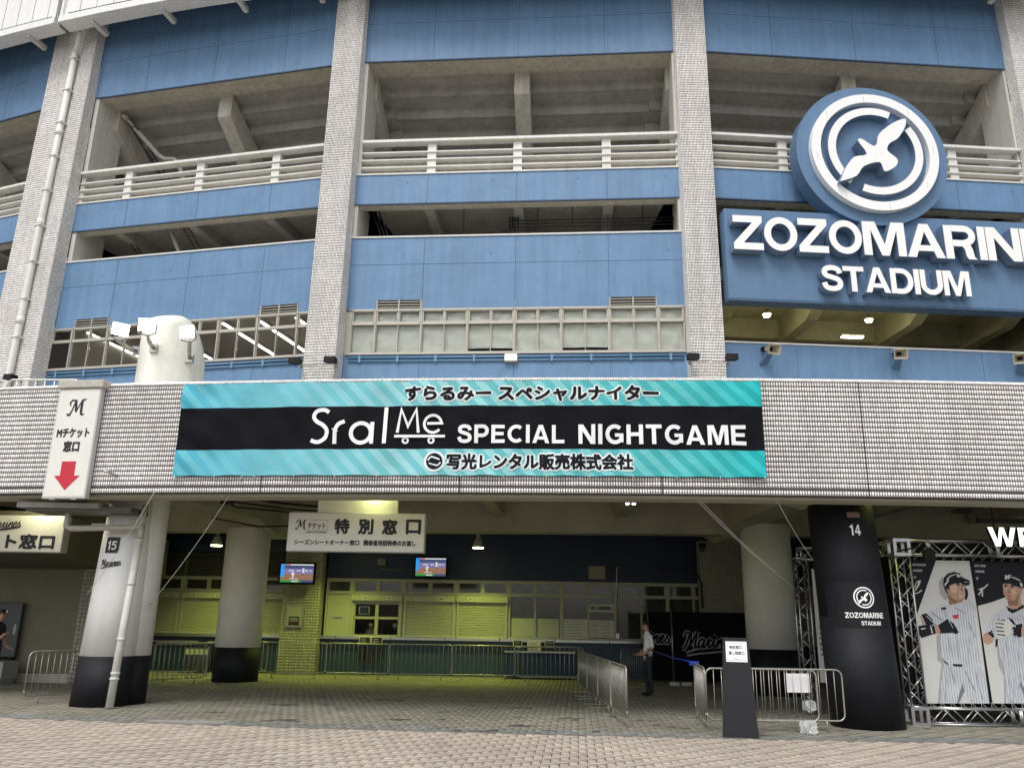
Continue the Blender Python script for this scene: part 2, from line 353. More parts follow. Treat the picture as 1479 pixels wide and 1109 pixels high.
# printed shapes (metres on the poster / on the sign wall)
POSTER_PRINT=[(0,'light',[(0.484,2.631),(1.136,2.621),(1.163,1.699),(1.159,-0.0),(-0.008,-0.018),(-0.033,1.555)]),
(0,'shade',[(0.481,2.196),(0.48,1.981),(0.574,1.851),(0.652,1.935),(0.588,2.231),(0.566,2.331)]),
(0,'shade',[(0.313,1.203),(0.28,0.748),(0.346,0.704),(0.185,-0.015),(0.29,-0.013),(0.417,0.795),(0.415,1.25)]),
(0,'stripe',[(0.383,0.715),(0.29,0.3),(0.243,-0.014),(0.596,-0.009),(0.668,0.129),(0.718,0.207),(0.842,-0.005),(1.159,-0.0),(1.145,0.313),(1.112,0.67),(0.89,0.689),(0.512,0.706)]),
(0,'crease',[(0.584,-0.009),(0.668,0.129),(0.718,0.207),(0.702,0.351),(0.637,0.217),(0.549,-0.009)]),
(0,'stripe',[(0.626,1.774),(0.459,1.795),(0.262,1.664),(0.044,1.556),(0.102,1.441),(0.264,1.386),(0.403,1.25),(0.355,0.817),(0.558,0.696),(0.745,0.669),(1.097,0.726),(1.108,1.032),(1.114,1.422),(1.135,1.817),(1.04,1.886),(0.897,1.814),(0.771,1.777)]),
(0,'dark',[(0.072,1.591),(0.172,1.616),(0.282,1.49),(0.27,1.397),(0.135,1.411)]),
(0,'skin',[(0.02,1.555),(0.074,1.568),(0.123,1.411),(0.069,1.401)]),
(0,'light',[(-0.035,1.543),(0.043,1.544),(0.073,1.394),(-0.044,1.381)]),
(0,'dark',[(0.361,1.392),(0.564,1.518),(0.682,1.427),(0.644,1.265),(0.402,1.245)]),
(0,'dark',[(0.682,1.427),(0.752,1.267),(0.676,1.236),(0.644,1.263)]),
(0,'skin',[(0.284,1.391),(0.37,1.406),(0.402,1.245),(0.306,1.242)]),
(0,'dark',[(-0.006,1.377),(0.183,1.412),(0.292,1.382),(0.309,1.249),(0.025,1.159),(-0.023,1.232)]),
(0,'light',[(0.029,1.331),(0.115,1.349),(0.125,1.333),(0.034,1.309)]),
(0,'light',[(0.211,1.385),(0.23,1.385),(0.252,1.248),(0.227,1.243)]),
(0,'dark',[(0.401,0.761),(0.475,0.694),(0.468,0.678),(0.401,0.727)]),
(0,'dark',[(0.558,0.693),(0.748,0.692),(0.728,0.651),(0.572,0.658)]),
(0,'red',[(0.674,1.589),(0.792,1.602),(0.768,1.528),(0.679,1.531)]),
(0,'dark',[(0.47,1.725),(0.56,1.734),(0.558,1.696),(0.47,1.686)]),
(0,'skin',[(0.638,1.934),(0.63,1.787),(0.736,1.797),(0.89,1.837),(0.936,1.898),(0.892,1.955)]),
(0,'skin',[(0.614,2.099),(0.629,1.951),(0.686,1.87),(0.792,1.835),(0.879,1.856),(0.922,1.898),(0.954,1.997),(0.95,2.071),(0.939,2.154),(0.824,2.21),(0.682,2.166)]),
(0,'skinshade',[(0.638,1.934),(0.686,1.87),(0.792,1.835),(0.77,1.802),(0.633,1.79)]),
(0,'dark',[(0.568,2.181),(0.595,2.29),(0.682,2.369),(0.807,2.408),(0.931,2.373),(0.975,2.291),(1.077,2.252),(1.09,2.206),(1.065,2.164),(0.995,2.146),(0.908,2.2),(0.787,2.188),(0.683,2.147),(0.664,2.083),(0.618,1.997),(0.587,2.066)]),
(0,'dark',[(0.978,2.121),(1.023,2.064),(1.018,1.957),(0.97,1.874),(0.949,1.898),(0.973,1.989)]),
(0,'fold',[(0.516,1.668),(0.549,1.663),(0.591,1.506),(0.65,1.346),(0.643,1.346),(0.571,1.506)]),
(0,'fold',[(0.741,1.729),(0.77,1.726),(0.841,1.679),(0.926,1.628),(0.921,1.628),(0.824,1.678)]),
(0,'fold',[(0.526,1.183),(0.564,1.178),(0.567,1.024),(0.588,0.865),(0.58,0.865),(0.544,1.024)]),
(0,'fold',[(0.703,1.255),(0.731,1.251),(0.707,1.026),(0.696,0.799),(0.691,0.799),(0.69,1.026)]),
(0,'fold',[(0.95,1.489),(0.988,1.484),(1.015,1.34),(1.061,1.191),(1.054,1.191),(0.992,1.34)]),
(0,'fold',[(0.958,1.19),(0.991,1.186),(0.919,0.995),(0.864,0.802),(0.857,0.802),(0.899,0.995)]),
(0,'fold',[(1.025,0.986),(1.053,0.982),(1.03,0.861),(1.021,0.737),(1.015,0.736),(1.013,0.861)]),
(0,'fold',[(0.506,0.661),(0.544,0.656),(0.547,0.505),(0.568,0.349),(0.56,0.349),(0.524,0.504)]),
(0,'fold',[(0.424,0.57),(0.456,0.566),(0.389,0.302),(0.338,0.036),(0.332,0.036),(0.369,0.301)]),
(0,'fold',[(0.78,0.575),(0.821,0.57),(0.865,0.398),(0.929,0.221),(0.92,0.221),(0.839,0.398)]),
(0,'fold',[(0.969,0.578),(1.007,0.574),(1.018,0.323),(1.048,0.069),(1.04,0.069),(0.995,0.322)]),
(0,'fold',[(0.271,1.641),(0.304,1.636),(0.371,1.572),(0.454,1.504),(0.447,1.504),(0.351,1.572)]),
(0,'fold',[(0.142,1.569),(0.17,1.565),(0.249,1.478),(0.342,1.387),(0.336,1.387),(0.232,1.478)]),
(0,'skinlight',[(0.676,2.117),(0.749,2.159),(0.816,2.149),(0.823,2.069),(0.761,1.986),(0.694,1.993)]),
(0,'skinlight',[(0.872,2.12),(0.921,2.104),(0.917,2.038),(0.918,1.955),(0.868,1.897),(0.819,1.913),(0.849,2.037)]),
(0,'skinshade',[(0.629,1.951),(0.655,1.959),(0.715,1.895),(0.795,1.863),(0.882,1.873),(0.879,1.853),(0.792,1.835),(0.686,1.87)]),
(0,'skinshade',[(0.606,2.082),(0.635,2.096),(0.641,2.05),(0.622,1.992),(0.606,2.025)]),
(0,'dark',[(0.814,2.188),(0.884,2.203),(0.887,2.193),(0.816,2.177)]),
(0,'shade',[(0.626,2.265),(0.703,2.333),(0.811,2.368),(0.844,2.36),(0.717,2.308),(0.639,2.232)]),
(0,'shade',[(0.97,2.221),(1.072,2.214),(1.062,2.206),(0.985,2.204)]),
(0,'dark',[(0.818,2.165),(0.874,2.178),(0.876,2.163),(0.823,2.15)]),
(0,'dark',[(0.921,2.17),(0.956,2.154),(0.951,2.141),(0.919,2.155)]),
(0,'skinshade',[(0.897,2.12),(0.926,2.054),(0.911,2.041),(0.871,2.05)]),
(0,'red',[(0.861,2.001),(0.908,1.998),(0.903,1.985),(0.863,1.987)]),
(0,'light',[(0.579,2.165),(0.669,2.263),(0.669,2.224),(0.58,2.128)]),
(0,'light',[(0.845,2.302),(0.844,2.365),(0.865,2.366),(0.891,2.333),(0.931,2.37),(0.951,2.367),(0.965,2.295),(0.945,2.295),(0.933,2.337),(0.89,2.299),(0.868,2.339),(0.867,2.302)]),
(0,'light',[(-0.026,2.089),(0.058,2.223),(0.127,2.232),(0.103,2.174),(0.021,2.057),(-0.026,2.015),(-0.017,1.99),(0.049,2.004),(0.124,2.058),(0.128,2.039),(0.047,1.983),(-0.026,1.973),(-0.038,2.014),(0.08,2.19),(0.045,2.19),(-0.01,2.081)]),
(1,'light',[(1.186,1.767),(1.482,1.846),(1.789,1.957),(1.748,2.001),(2.138,2.123),(1.813,0.01),(1.223,0.001)]),
(1,'shade',[(1.445,1.083),(1.433,0.675),(1.502,0.497),(1.441,0.004),(1.5,0.005),(1.576,0.678),(1.51,1.039)]),
(1,'stripe',[(1.544,0.655),(1.518,0.319),(1.481,0.005),(1.813,0.01),(1.914,0.671)]),
(1,'crease',[(1.827,0.614),(1.766,0.367),(1.834,0.147),(1.854,0.28),(1.812,0.39)]),
(1,'stripe',[(1.744,1.785),(1.461,1.613),(1.226,1.263),(1.393,1.185),(1.491,1.038),(1.483,0.857),(1.551,0.637),(1.908,0.633),(2.084,1.774),(1.964,1.83)]),
(1,'skin',[(1.225,1.251),(1.192,1.102),(1.273,1.053),(1.38,1.1),(1.423,1.231),(1.306,1.287)]),
(1,'dark',[(1.303,1.264),(1.396,1.323),(1.425,1.197),(1.393,1.185)]),
(1,'skin',[(1.81,1.969),(1.775,1.827),(1.813,1.707),(1.934,1.709),(2.039,1.813),(2.05,1.996)]),
(1,'dark',[(1.746,1.776),(1.755,1.692),(1.838,1.637),(2.078,1.75),(2.07,1.813),(1.936,1.725),(1.826,1.716)]),
(1,'light',[(1.44,1.381),(1.522,1.533),(1.662,1.551),(1.772,1.483),(1.857,1.411),(1.83,1.295),(1.653,1.196),(1.516,1.164),(1.429,1.22)]),
(1,'dark',[(1.522,1.533),(1.665,1.521),(1.685,1.498),(1.638,1.502),(1.519,1.514)]),
(1,'dark',[(1.488,1.463),(1.63,1.451),(1.651,1.428),(1.603,1.432),(1.485,1.444)]),
(1,'dark',[(1.466,1.393),(1.608,1.381),(1.629,1.359),(1.581,1.363),(1.463,1.375)]),
(1,'dark',[(1.468,1.324),(1.61,1.312),(1.631,1.29),(1.583,1.294),(1.465,1.306)]),
(1,'dark',[(1.482,1.255),(1.624,1.244),(1.644,1.221),(1.597,1.225),(1.479,1.237)]),
(1,'dark',[(1.867,1.429),(1.991,1.454),(1.994,1.362),(1.913,1.147),(1.846,1.291)]),
(1,'dark',[(1.736,1.566),(1.822,1.526),(1.867,1.429),(1.82,1.433)]),
(1,'skin',[(1.969,1.389),(2.024,1.386),(1.999,1.224),(1.943,1.246)]),
(1,'dark',[(1.444,1.163),(1.485,1.164),(1.452,1.033),(1.421,1.019)]),
(1,'skin',[(1.729,2.196),(1.713,2.017),(1.756,1.911),(1.822,1.868),(1.934,1.881),(2.006,1.997),(2.021,1.981),(2.069,2.006),(2.097,2.103),(2.031,2.13),(1.883,2.199)]),
(1,'skinshade',[(1.785,1.903),(1.822,1.868),(1.934,1.881),(2.006,1.997),(1.955,1.791),(1.785,1.788)]),
(1,'dark',[(1.729,2.196),(1.763,2.333),(1.84,2.388),(1.936,2.403),(2.048,2.351),(2.119,2.256),(2.11,2.123),(2.016,2.138),(1.942,2.156),(1.871,2.198)]),
(1,'fold',[(1.584,1.545),(1.617,1.541),(1.491,1.405),(1.382,1.265),(1.375,1.265),(1.471,1.405)]),
(1,'fold',[(1.784,1.595),(1.812,1.591),(1.884,1.55),(1.969,1.505),(1.963,1.505),(1.866,1.549)]),
(1,'fold',[(1.643,1.132),(1.681,1.127),(1.647,0.904),(1.631,0.678),(1.624,0.678),(1.624,0.904)]),
(1,'fold',[(1.77,1.18),(1.803,1.175),(1.78,0.929),(1.773,0.681),(1.766,0.68),(1.76,0.929)]),
(1,'fold',[(1.893,1.204),(1.931,1.199),(1.867,0.942),(1.821,0.681),(1.814,0.681),(1.844,0.941)]),
(1,'fold',[(1.551,0.994),(1.579,0.99),(1.571,0.858),(1.577,0.723),(1.571,0.722),(1.554,0.858)]),
(1,'fold',[(1.61,0.588),(1.647,0.583),(1.594,0.309),(1.559,0.032),(1.551,0.032),(1.571,0.309)]),
(1,'fold',[(1.722,0.545),(1.755,0.541),(1.671,0.288),(1.605,0.033),(1.598,0.033),(1.652,0.288)]),
(1,'fold',[(1.81,0.502),(1.843,0.498),(1.778,0.367),(1.729,0.234),(1.722,0.233),(1.758,0.367)]),
(1,'skinlight',[(1.75,2.125),(1.803,2.118),(1.808,2.035),(1.781,1.994),(1.752,2.026)]),
(1,'skinlight',[(1.874,2.102),(1.95,2.095),(1.955,2.021),(1.897,1.971),(1.854,2.003)]),
(1,'dark',[(1.75,2.173),(1.81,2.184),(1.811,2.174),(1.755,2.162)]),
(1,'dark',[(1.869,2.172),(1.943,2.166),(1.938,2.155),(1.869,2.16)]),
(1,'skinshade',[(1.806,1.928),(1.829,1.879),(1.928,1.892),(1.993,1.989),(2.006,1.997),(1.934,1.881),(1.822,1.868)]),
(1,'shade',[(1.812,2.317),(1.935,2.336),(2.047,2.288),(2.091,2.238),(2.026,2.262),(1.914,2.31)]),
(1,'dark',[(1.754,2.153),(1.798,2.164),(1.801,2.148),(1.755,2.137)]),
(1,'dark',[(1.87,2.152),(1.926,2.143),(1.92,2.126),(1.87,2.135)]),
(1,'skinshade',[(1.806,2.101),(1.829,2.027),(1.788,2.018),(1.775,2.043)]),
(1,'red',[(1.778,1.969),(1.841,1.962),(1.832,1.943),(1.782,1.952)]),
(1,'light',[(1.772,2.275),(1.793,2.364),(1.816,2.364),(1.827,2.326),(1.857,2.365),(1.908,2.365),(1.884,2.343),(1.851,2.281),(1.831,2.281),(1.84,2.321),(1.811,2.284),(1.795,2.28),(1.8,2.317),(1.789,2.275)]),
(1,'light',[(2.059,2.23),(2.101,2.197),(2.1,2.131),(2.057,2.155)]),
(1,'light',[(1.223,2.076),(1.26,2.093),(1.358,2.127),(1.408,2.178),(1.432,2.17),(1.364,2.108),(1.309,2.077),(1.299,1.945),(1.278,1.945),(1.287,2.044),(1.226,1.968),(1.215,1.98),(1.277,2.06)])]
POSTER_A=[(-0.031, 2.631), (1.174, 2.625), (1.189, -0.006), (-0.016, -0.024)]
POSTER_B=[(1.184, 2.625), (2.497, 2.606), (2.446, -0.012), (1.205, -0.006)]
SEAGULL=[(0.64, 18.84), (0.58, 18.55), (0.28, 18.07), (-0.07, 17.82), (-0.17, 17.53), (0.14, 17.23), (0.05, 16.94), (-0.36, 16.72), (-0.5, 17.07), (-1.08, 16.88), (-1.38, 16.49), (-1.98, 16.25), (-1.73, 16.78), (-1.39, 17.22), (-0.93, 17.36), (-1.19, 17.86), (-1.04, 17.94), (-0.69, 17.7), (-0.54, 17.77), (-0.42, 18.15), (-0.04, 18.51), (0.39, 18.78)]

# ================================================================== GROUND
mb = MB(); N = 48
mb.add([(-150, -40, -.12), (150, -40, -.12), (150, 260, -.12), (-150, 260, -.12)], [(0, 1, 2, 3)])
struct(mb, 'ground', mat('pale_pavement', (.33, .30, .265), .9, noise=.15, nscale=2, bump=.3))
mortar = mat('sand_joint', (.05, .045, .038), .95, noise=.2, nscale=5)
mb = MB(); mb.add([(-60, 9.0, -.014), (60, 9.0, -.014), (60, 40, -.014), (-60, 40, -.014)], [(0, 1, 2, 3)])
mb2 = MB(); mb2.add([(-60, -40, -.01), (60, -40, -.01), (60, 9.25, -.01), (-60, 9.25, -.01)], [(0, 1, 2, 3)]); struct(mb2, 'square', mat('pale_pavement', (.33, .30, .265), .9))
plaza = struct(mb, 'plaza_paving', mortar)
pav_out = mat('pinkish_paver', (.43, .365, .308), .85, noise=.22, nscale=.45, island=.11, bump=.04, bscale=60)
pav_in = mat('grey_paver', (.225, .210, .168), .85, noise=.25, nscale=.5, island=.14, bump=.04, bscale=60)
pav_out1 = mat('pinkish_paver_single', (.43, .365, .308), .85, noise=.22, nscale=.45, objrand=.11, bump=.04, bscale=60)
pav_dark = mat('dark_paver', (.075, .072, .065), .85, noise=.2, island=.15)
RK = 101.05
ga = R(-4.66); gc, gs = math.cos(ga), math.sin(ga)
def hb(i, j):
    """90 degree herringbone of 0.1 x 0.2 pavers: returns list of (x0,y0,x1,y1) in grid units"""
    return
pieces = []
U = .12
for j in range(-30, 330):
    for i in range(-150, 190):
        k = (i-j) % 4
        if k == 0: x0, y0, x1, y1 = i, j, i+2, j+1       # lying across
        elif k == 2: x0, y0, x1, y1 = i+1, j, i+2, j+2     # lying away (fills)
        else: continue
        cx_, cy_ = (x0+x1)/2*U, (y0+y1)/2*U
        X = cx_*gc - cy_*gs; Y = cx_*gs + cy_*gc + 7.5
        if Y < 9.2 or Y > 27.9 or abs(X) > 3+Y*.72: continue
        r = math.hypot(X-CX, Y-CY)
        pieces.append((X, Y, (x1-x0)*U, (y1-y0)*U, r))
def pav_mesh(lst, name, parent, m, z=0.0, kind='stuff'):
    n = len(lst); base = np.zeros((n, 8, 3)); g = .005
    rnd = np.random.RandomState(3).rand(n, 3)
    for q, (X, Y, lx, ly, r) in enumerate(lst):
        hx, hy = lx/2-g, ly/2-g; b = .0025; tz = (rnd[q, 0]-.5)*.003
        P = [(-hx, -hy, -.02), (hx, -hy, -.02), (hx, hy, -.02), (-hx, hy, -.02), (-hx+b, -hy+b, 0), (hx-b, -hy+b, 0), (hx-b, hy-b, 0), (-hx+b, hy-b, 0)]
        for w_, (a, c, e) in enumerate(P):
            base[q, w_] = (X+a*gc-c*gs, Y+a*gs+c*gc, z+e+tz+(rnd[q, 1]-.5)*.004*a)
    f0 = np.array([[4, 5, 6, 7], [0, 1, 5, 4], [1, 2, 6, 5], [2, 3, 7, 6], [3, 0, 4, 7]])
    faces = (np.arange(n)[:, None, None]*8+f0[None]).reshape(-1, 4)
    return np_mesh(name, base.reshape(-1, 3), faces, parent, m, kind)
def np_mesh(name, V_, F_, parent, m, kind=None):
    T_ = XF.get(parent.name) if parent is not None else None
    if T_ is not None:
        M_ = np.array(T_); V_ = V_ @ M_[:3, :3].T + M_[:3, 3]
    me = bpy.data.meshes.new(name); me.vertices.add(len(V_)); me.vertices.foreach_set('co', np.ascontiguousarray(V_, dtype=np.float32).ravel())
    me.loops.add(F_.size); me.loops.foreach_set('vertex_index', np.ascontiguousarray(F_, dtype=np.int32).ravel())
    me.polygons.add(len(F_)); me.polygons.foreach_set('loop_start', np.arange(0, F_.size, 4, dtype=np.int32)); me.update(calc_edges=True); me.validate()
    me.materials.append(m); o = bpy.data.objects.new(name, me); COL.objects.link(o); o.parent = parent
    if T_ is not None: XF[o.name] = T_
    if kind: o['kind'] = kind
    return o
rr = random.Random(5)
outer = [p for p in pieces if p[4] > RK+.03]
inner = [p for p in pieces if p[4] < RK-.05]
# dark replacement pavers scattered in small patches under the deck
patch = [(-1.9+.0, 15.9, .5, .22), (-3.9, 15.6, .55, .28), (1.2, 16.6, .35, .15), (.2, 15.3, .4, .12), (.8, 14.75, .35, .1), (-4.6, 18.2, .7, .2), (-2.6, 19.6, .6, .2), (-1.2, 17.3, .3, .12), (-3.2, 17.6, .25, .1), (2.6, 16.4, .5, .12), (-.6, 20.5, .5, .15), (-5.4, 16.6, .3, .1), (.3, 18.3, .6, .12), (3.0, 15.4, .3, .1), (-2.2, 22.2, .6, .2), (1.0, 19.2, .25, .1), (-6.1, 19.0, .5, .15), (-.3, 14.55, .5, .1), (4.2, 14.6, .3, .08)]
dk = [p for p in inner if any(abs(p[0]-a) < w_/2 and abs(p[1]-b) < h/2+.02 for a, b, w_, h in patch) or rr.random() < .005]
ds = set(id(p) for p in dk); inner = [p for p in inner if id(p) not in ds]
outer.sort(key=lambda p: p[1]*1.0+abs(p[0])*.12)
vis = [p for p in outer if p[1] > 10.6 and abs(p[0]) < p[1]*.6]
near = vis[:300]; ns = set(id(p) for p in near); rest = [p for p in outer if id(p) not in ns]
pav_mesh(rest, 'paver_field', plaza, pav_out)
pm = {}
for lx, ly in ((2*U, U), (U, 2*U)):
    me_o = pav_mesh([(0, 0, lx, ly, 0)], 'paver', plaza, pav_out1, kind=None); me = me_o.data
    for v in me.vertices:   # un-rotate so that the object carries the rotation
        x, y = v.co.x, v.co.y; v.co.x = x*gc+y*gs; v.co.y = -x*gs+y*gc
    pm[round(lx, 3)] = me; bpy.data.objects.remove(me_o)
for X, Y, lx, ly, r in near:
    o = bpy.data.objects.new('paver', pm[round(lx, 3)]); COL.objects.link(o); o.parent = plaza; o.location = (X, Y, (rr.random()-.5)*.005); o.rotation_euler = (0, 0, ga)
mb = MB(); mb.add([(-60, 13.2, -.008)], []); 
mb = MB(); ring(mb, 60, RK-.03, -.02, -.010, -24, 12, 60)
con = struct(mb, 'concourse_paving', mortar)
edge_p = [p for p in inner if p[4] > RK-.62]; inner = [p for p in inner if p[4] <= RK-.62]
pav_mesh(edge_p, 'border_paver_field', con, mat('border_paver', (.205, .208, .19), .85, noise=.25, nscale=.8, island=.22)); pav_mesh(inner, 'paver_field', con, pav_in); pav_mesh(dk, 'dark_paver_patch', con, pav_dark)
mb = MB(); ring(mb, RK-.06, RK+.035, -.04, .004, -22, 11, 90)
struct(mb, 'kerb', mat('kerb_stone', (.17, .165, .15), .85, noise=.3, nscale=3))
mb = MB(); mb.box(W0, -6.1, -4.75, 14.95, 15.28, -.01, .007)
o = mb.build('drain_cover', mat('drain_concrete', (.28, .275, .25), .8, noise=.2), con)

# ================================================================== THE STADIUM
ST = thing('stadium_building', 'round baseball stadium with blue wall bands between white tiled raked piers', 'building', (0, 0, 0))
def part(mb, name, m, parent=ST, **k): return mb.build(name, m, parent, **k)
RAKE = .018
PB = .42
def proud(z): return PB+(22.5-z)*RAKE

def tiles(name, parent, m, P, nu, nv, gap=(.0055, .0070), d=.008, tilt=.002, mask=None):
    """P(u,v,o)->world for integer cell corners; u 0..nu, v 0..nv"""
    uu, vv_ = np.meshgrid(np.arange(nu), np.arange(nv), indexing='ij'); uu = uu.ravel(); vv_ = vv_.ravel()
    if mask is not None: k = mask(uu, vv_); uu = uu[k]; vv_ = vv_[k]
    n = len(uu); out = np.zeros((n, 8, 3))
    for q, (du, dv, o) in enumerate(((0, 0, 0), (1, 0, 0), (1, 1, 0), (0, 1, 0), (0, 0, 1), (1, 0, 1), (1, 1, 1), (0, 1, 1))):
        gu = gap[0] if du == 0 else -gap[0]; gv = gap[1] if dv == 0 else -gap[1]
        if o: gu *= 1.5; gv *= 1.3
        out[:, q] = P(uu+du, vv_+dv, gu, gv, (d+(tilt if dv == 0 else 0)) if o else 0)
    f0 = np.array([[4, 5, 6, 7], [0, 1, 5, 4], [1, 2, 6, 5], [2, 3, 7, 6], [3, 0, 4, 7]])
    return np_mesh(name, out.reshape(-1, 3), (np.arange(n)[:, None, None]*8+f0[None]).reshape(-1, 4), parent, m, 'stuff')

TP = .1; TWd = .052
def pier(F, tc, hw, z0, z1, side):
    """raked pier: F frame with o=0 on the wall plane"""
    mb = MB()
    sec = lambda z: [(tc-hw, -.9, z), (tc+hw, -.9, z), (tc+hw, proud(z), z), (tc-hw, proud(z), z)]
    mb.loft(F, [sec(z0), sec(z1)])
    pr_ = part(mb, 'pier', joint)
    nv = int((z1-z0)/TP); nu = int(round(2*hw/TWd)); du = 2*hw/nu
    fo = np.array(F.o); ft = np.array(F.t); fn = np.array(F.n)
    def Pf(u, v, gu, gv, d_):
        z = z0+v*TP+gv; t = tc-hw+u*du+gu; o = PB+(22.5-z)*RAKE+d_
        return fo+np.outer(t, ft)+np.outer(o, fn)+np.outer(z, (0, 0, 1))
    tiles('front_tiles', pr_, wtile, Pf, nu, nv)
    if side:
        ns_ = int(1.2/TWd)
        def Ps(u, v, gu, gv, d_):
            z = z0+v*TP+gv; o = PB+(22.5-z)*RAKE-(u*TWd)-gu*1; t = np.full(len(o), tc+side*hw)+side*d_
            return fo+np.outer(t, ft)+np.outer(o, fn)+np.outer(z, (0, 0, 1))
        tiles('side_tiles', pr_, wtile, Ps, ns_, nv, mask=lambda u, v: (PB+(22.5-(z0+v*TP))*RAKE-u*TWd) > -.02)
    return pr_
def vframe(th_):  # frame at a pier axis
    p = pol(th_, RW); return Frame(p.x, p.y, th_)
PZ0, PZ1 = 5.6, 28.5
pf = {1: vframe(th_of(1)), 2: vframe(th_of(2)), 3: vframe(th_of(3))}
F0 = Frame(p0.x, p0.y, math.degrees(BAY[0].ang)-4.2)
pier(F0, -.21, 1.13, PZ0, PZ1, 1); pier(pf[1], 0.02, .57, PZ0, PZ1, 1); pier(pf[2], 0, .56, PZ0, PZ1, -1); pier(pf[3], 0, .57, PZ0, PZ1, -1); pier(vframe(th_of(4)), 0, .57, PZ0, PZ1, -1)
# expansion joint down the wide pier
mb = MB(); mb.loft(F0, [[(-.12, proud(z)-.02, z), (-.06, proud(z)-.02, z), (-.06, proud(z)+.03, z), (-.12, proud(z)+.03, z)] for z in (PZ0, PZ1)])
part(mb, 'expansion_joint', mat('joint_sealant', (.22, .17, .14), .8))

EXT = {-1: (-6.2, 6.0), 0: (-4.95, 5.85), 1: (-5.78, 5.88), 2: (-5.9, 5.85), 3: (-5.85, 5.85)}
JT = {-1: [-3.1, 0, 3.0], 0: [-2.55, .58, 3.68], 1: [-3.2, .08, 3.36], 2: [-3.27, 0, 3.27], 3: [-3.27, 0, 3.27]}
def plugs(mb, F, spots):
    for t, z in spots: mb.disc(F, t, z, .06, .02, .028, 10, 0); mb.disc(F, t, z, .035, .02, .031, 8, 1)
def wall_band(k, z0, z1, thick, hj=None, cuts=None, plugz=None, cap=False, name='wall_panel'):
    """blue painted band: a backing wall, then every cast panel between the joints"""
    F = BAY[k]; a, b = EXT[k]; mb = MB(); zb_ = 12.56 if cuts else z0; mb.box(F, a-.3, b+.3, -thick, .0, zb_, z1)
    if cuts:
        e_ = [a-.3]+[q for c in cuts for q in c[:2]]+[b+.3]
        for i in range(0, len(e_), 2): mb.box(F, e_[i], e_[i+1], -thick, -.002, z0, zb_)
    back = part(mb, 'band_wall', [conc]); fj = MB(); fj.box(F, a-.1, b+.1, .001, .008, z0+.01, z1-.01) if not cuts else fj.box(F, a-.1, b+.1, .001, .008, 12.56, z1-.01); part(fj, 'joint_sealant', mat('blue_joint', (.06, .11, .19), .7)); edges = [a]+JT[k]+[b]; zs = [z0]+(hj or [])+[z1]
    for i in range(len(edges)-1):
        for j in range(len(zs)-1):
            t0, t1 = edges[i]+(.008 if i else -.15), edges[i+1]-(.008 if i < len(edges)-2 else -.15)
            y0, y1 = zs[j]+(.008 if j else -.004), zs[j+1]-(.008 if j < len(zs)-2 else 0)
            m = MB()
            rects = [(t0, t1, y0, y1)]
            for (ca, cb, ch) in (cuts or []):   # notches cut in the lower edge for louvres
                new = []
                for (u0, u1, v0, v1) in rects:
                    if cb <= u0 or ca >= u1 or v0 >= ch: new.append((u0, u1, v0, v1)); continue
                    new.append((u0, u1, max(ch, v0), v1))
                    if ca > u0+.02: new.append((u0, ca, v0, ch))
                    if cb < u1-.02: new.append((cb, u1, v0, ch))
                rects = new
            for q in rects: m.box(F, q[0], q[1], .0, .02, q[2], q[3])
            if plugz is not None:
                pz = plugz[j] if isinstance(plugz, (list, tuple)) else plugz
                if pz: plugs(m, F, [((t0+t1)/2+.75*(1 if i % 2 else .8), pz)])
            part(m, name, [blue, mat('plug_mortar', (.10, .20, .36), .7)], back)
    if cap:
        m = MB(); m.box(F, a-.2, b+.2, -thick-.03, .06, z1, z1+.055); part(m, 'coping', white)
    m = MB(); m.box(F, a-.2, b+.2, -.05, .024, z0-.05, z0-.003); part(m, 'drip_edge', mat('drip_edge_blue', (.04, .08, .15), .6))
for k in (-1, 0, 1, 2, 3):
    wall_band(k, 22.46, 28.6, 1.0, hj=[24.15], plugz=[23.95, None])
    wall_band(k, 16.34, 17.5, .55, plugz=17.2, cap=True)
vents = {0: [(-4.05, -2.56), (3.76, 5.25)], 1: [(-4.81, -3.22), (3.37, 4.98)]}
for k in (-1, 0, 1, 3):
    wall_band(k, 12.19, 14.95, .35, hj=[13.9], cuts=[(a, b, 12.54) for a, b in vents.get(k, [])], plugz=[None, 14.3], cap=True)
    wall_band(k, 5.6, 10.52, .3, hj=[9.0])
wall_band(2, 5.6, 10.88, .35, hj=[9.0], cap=True)
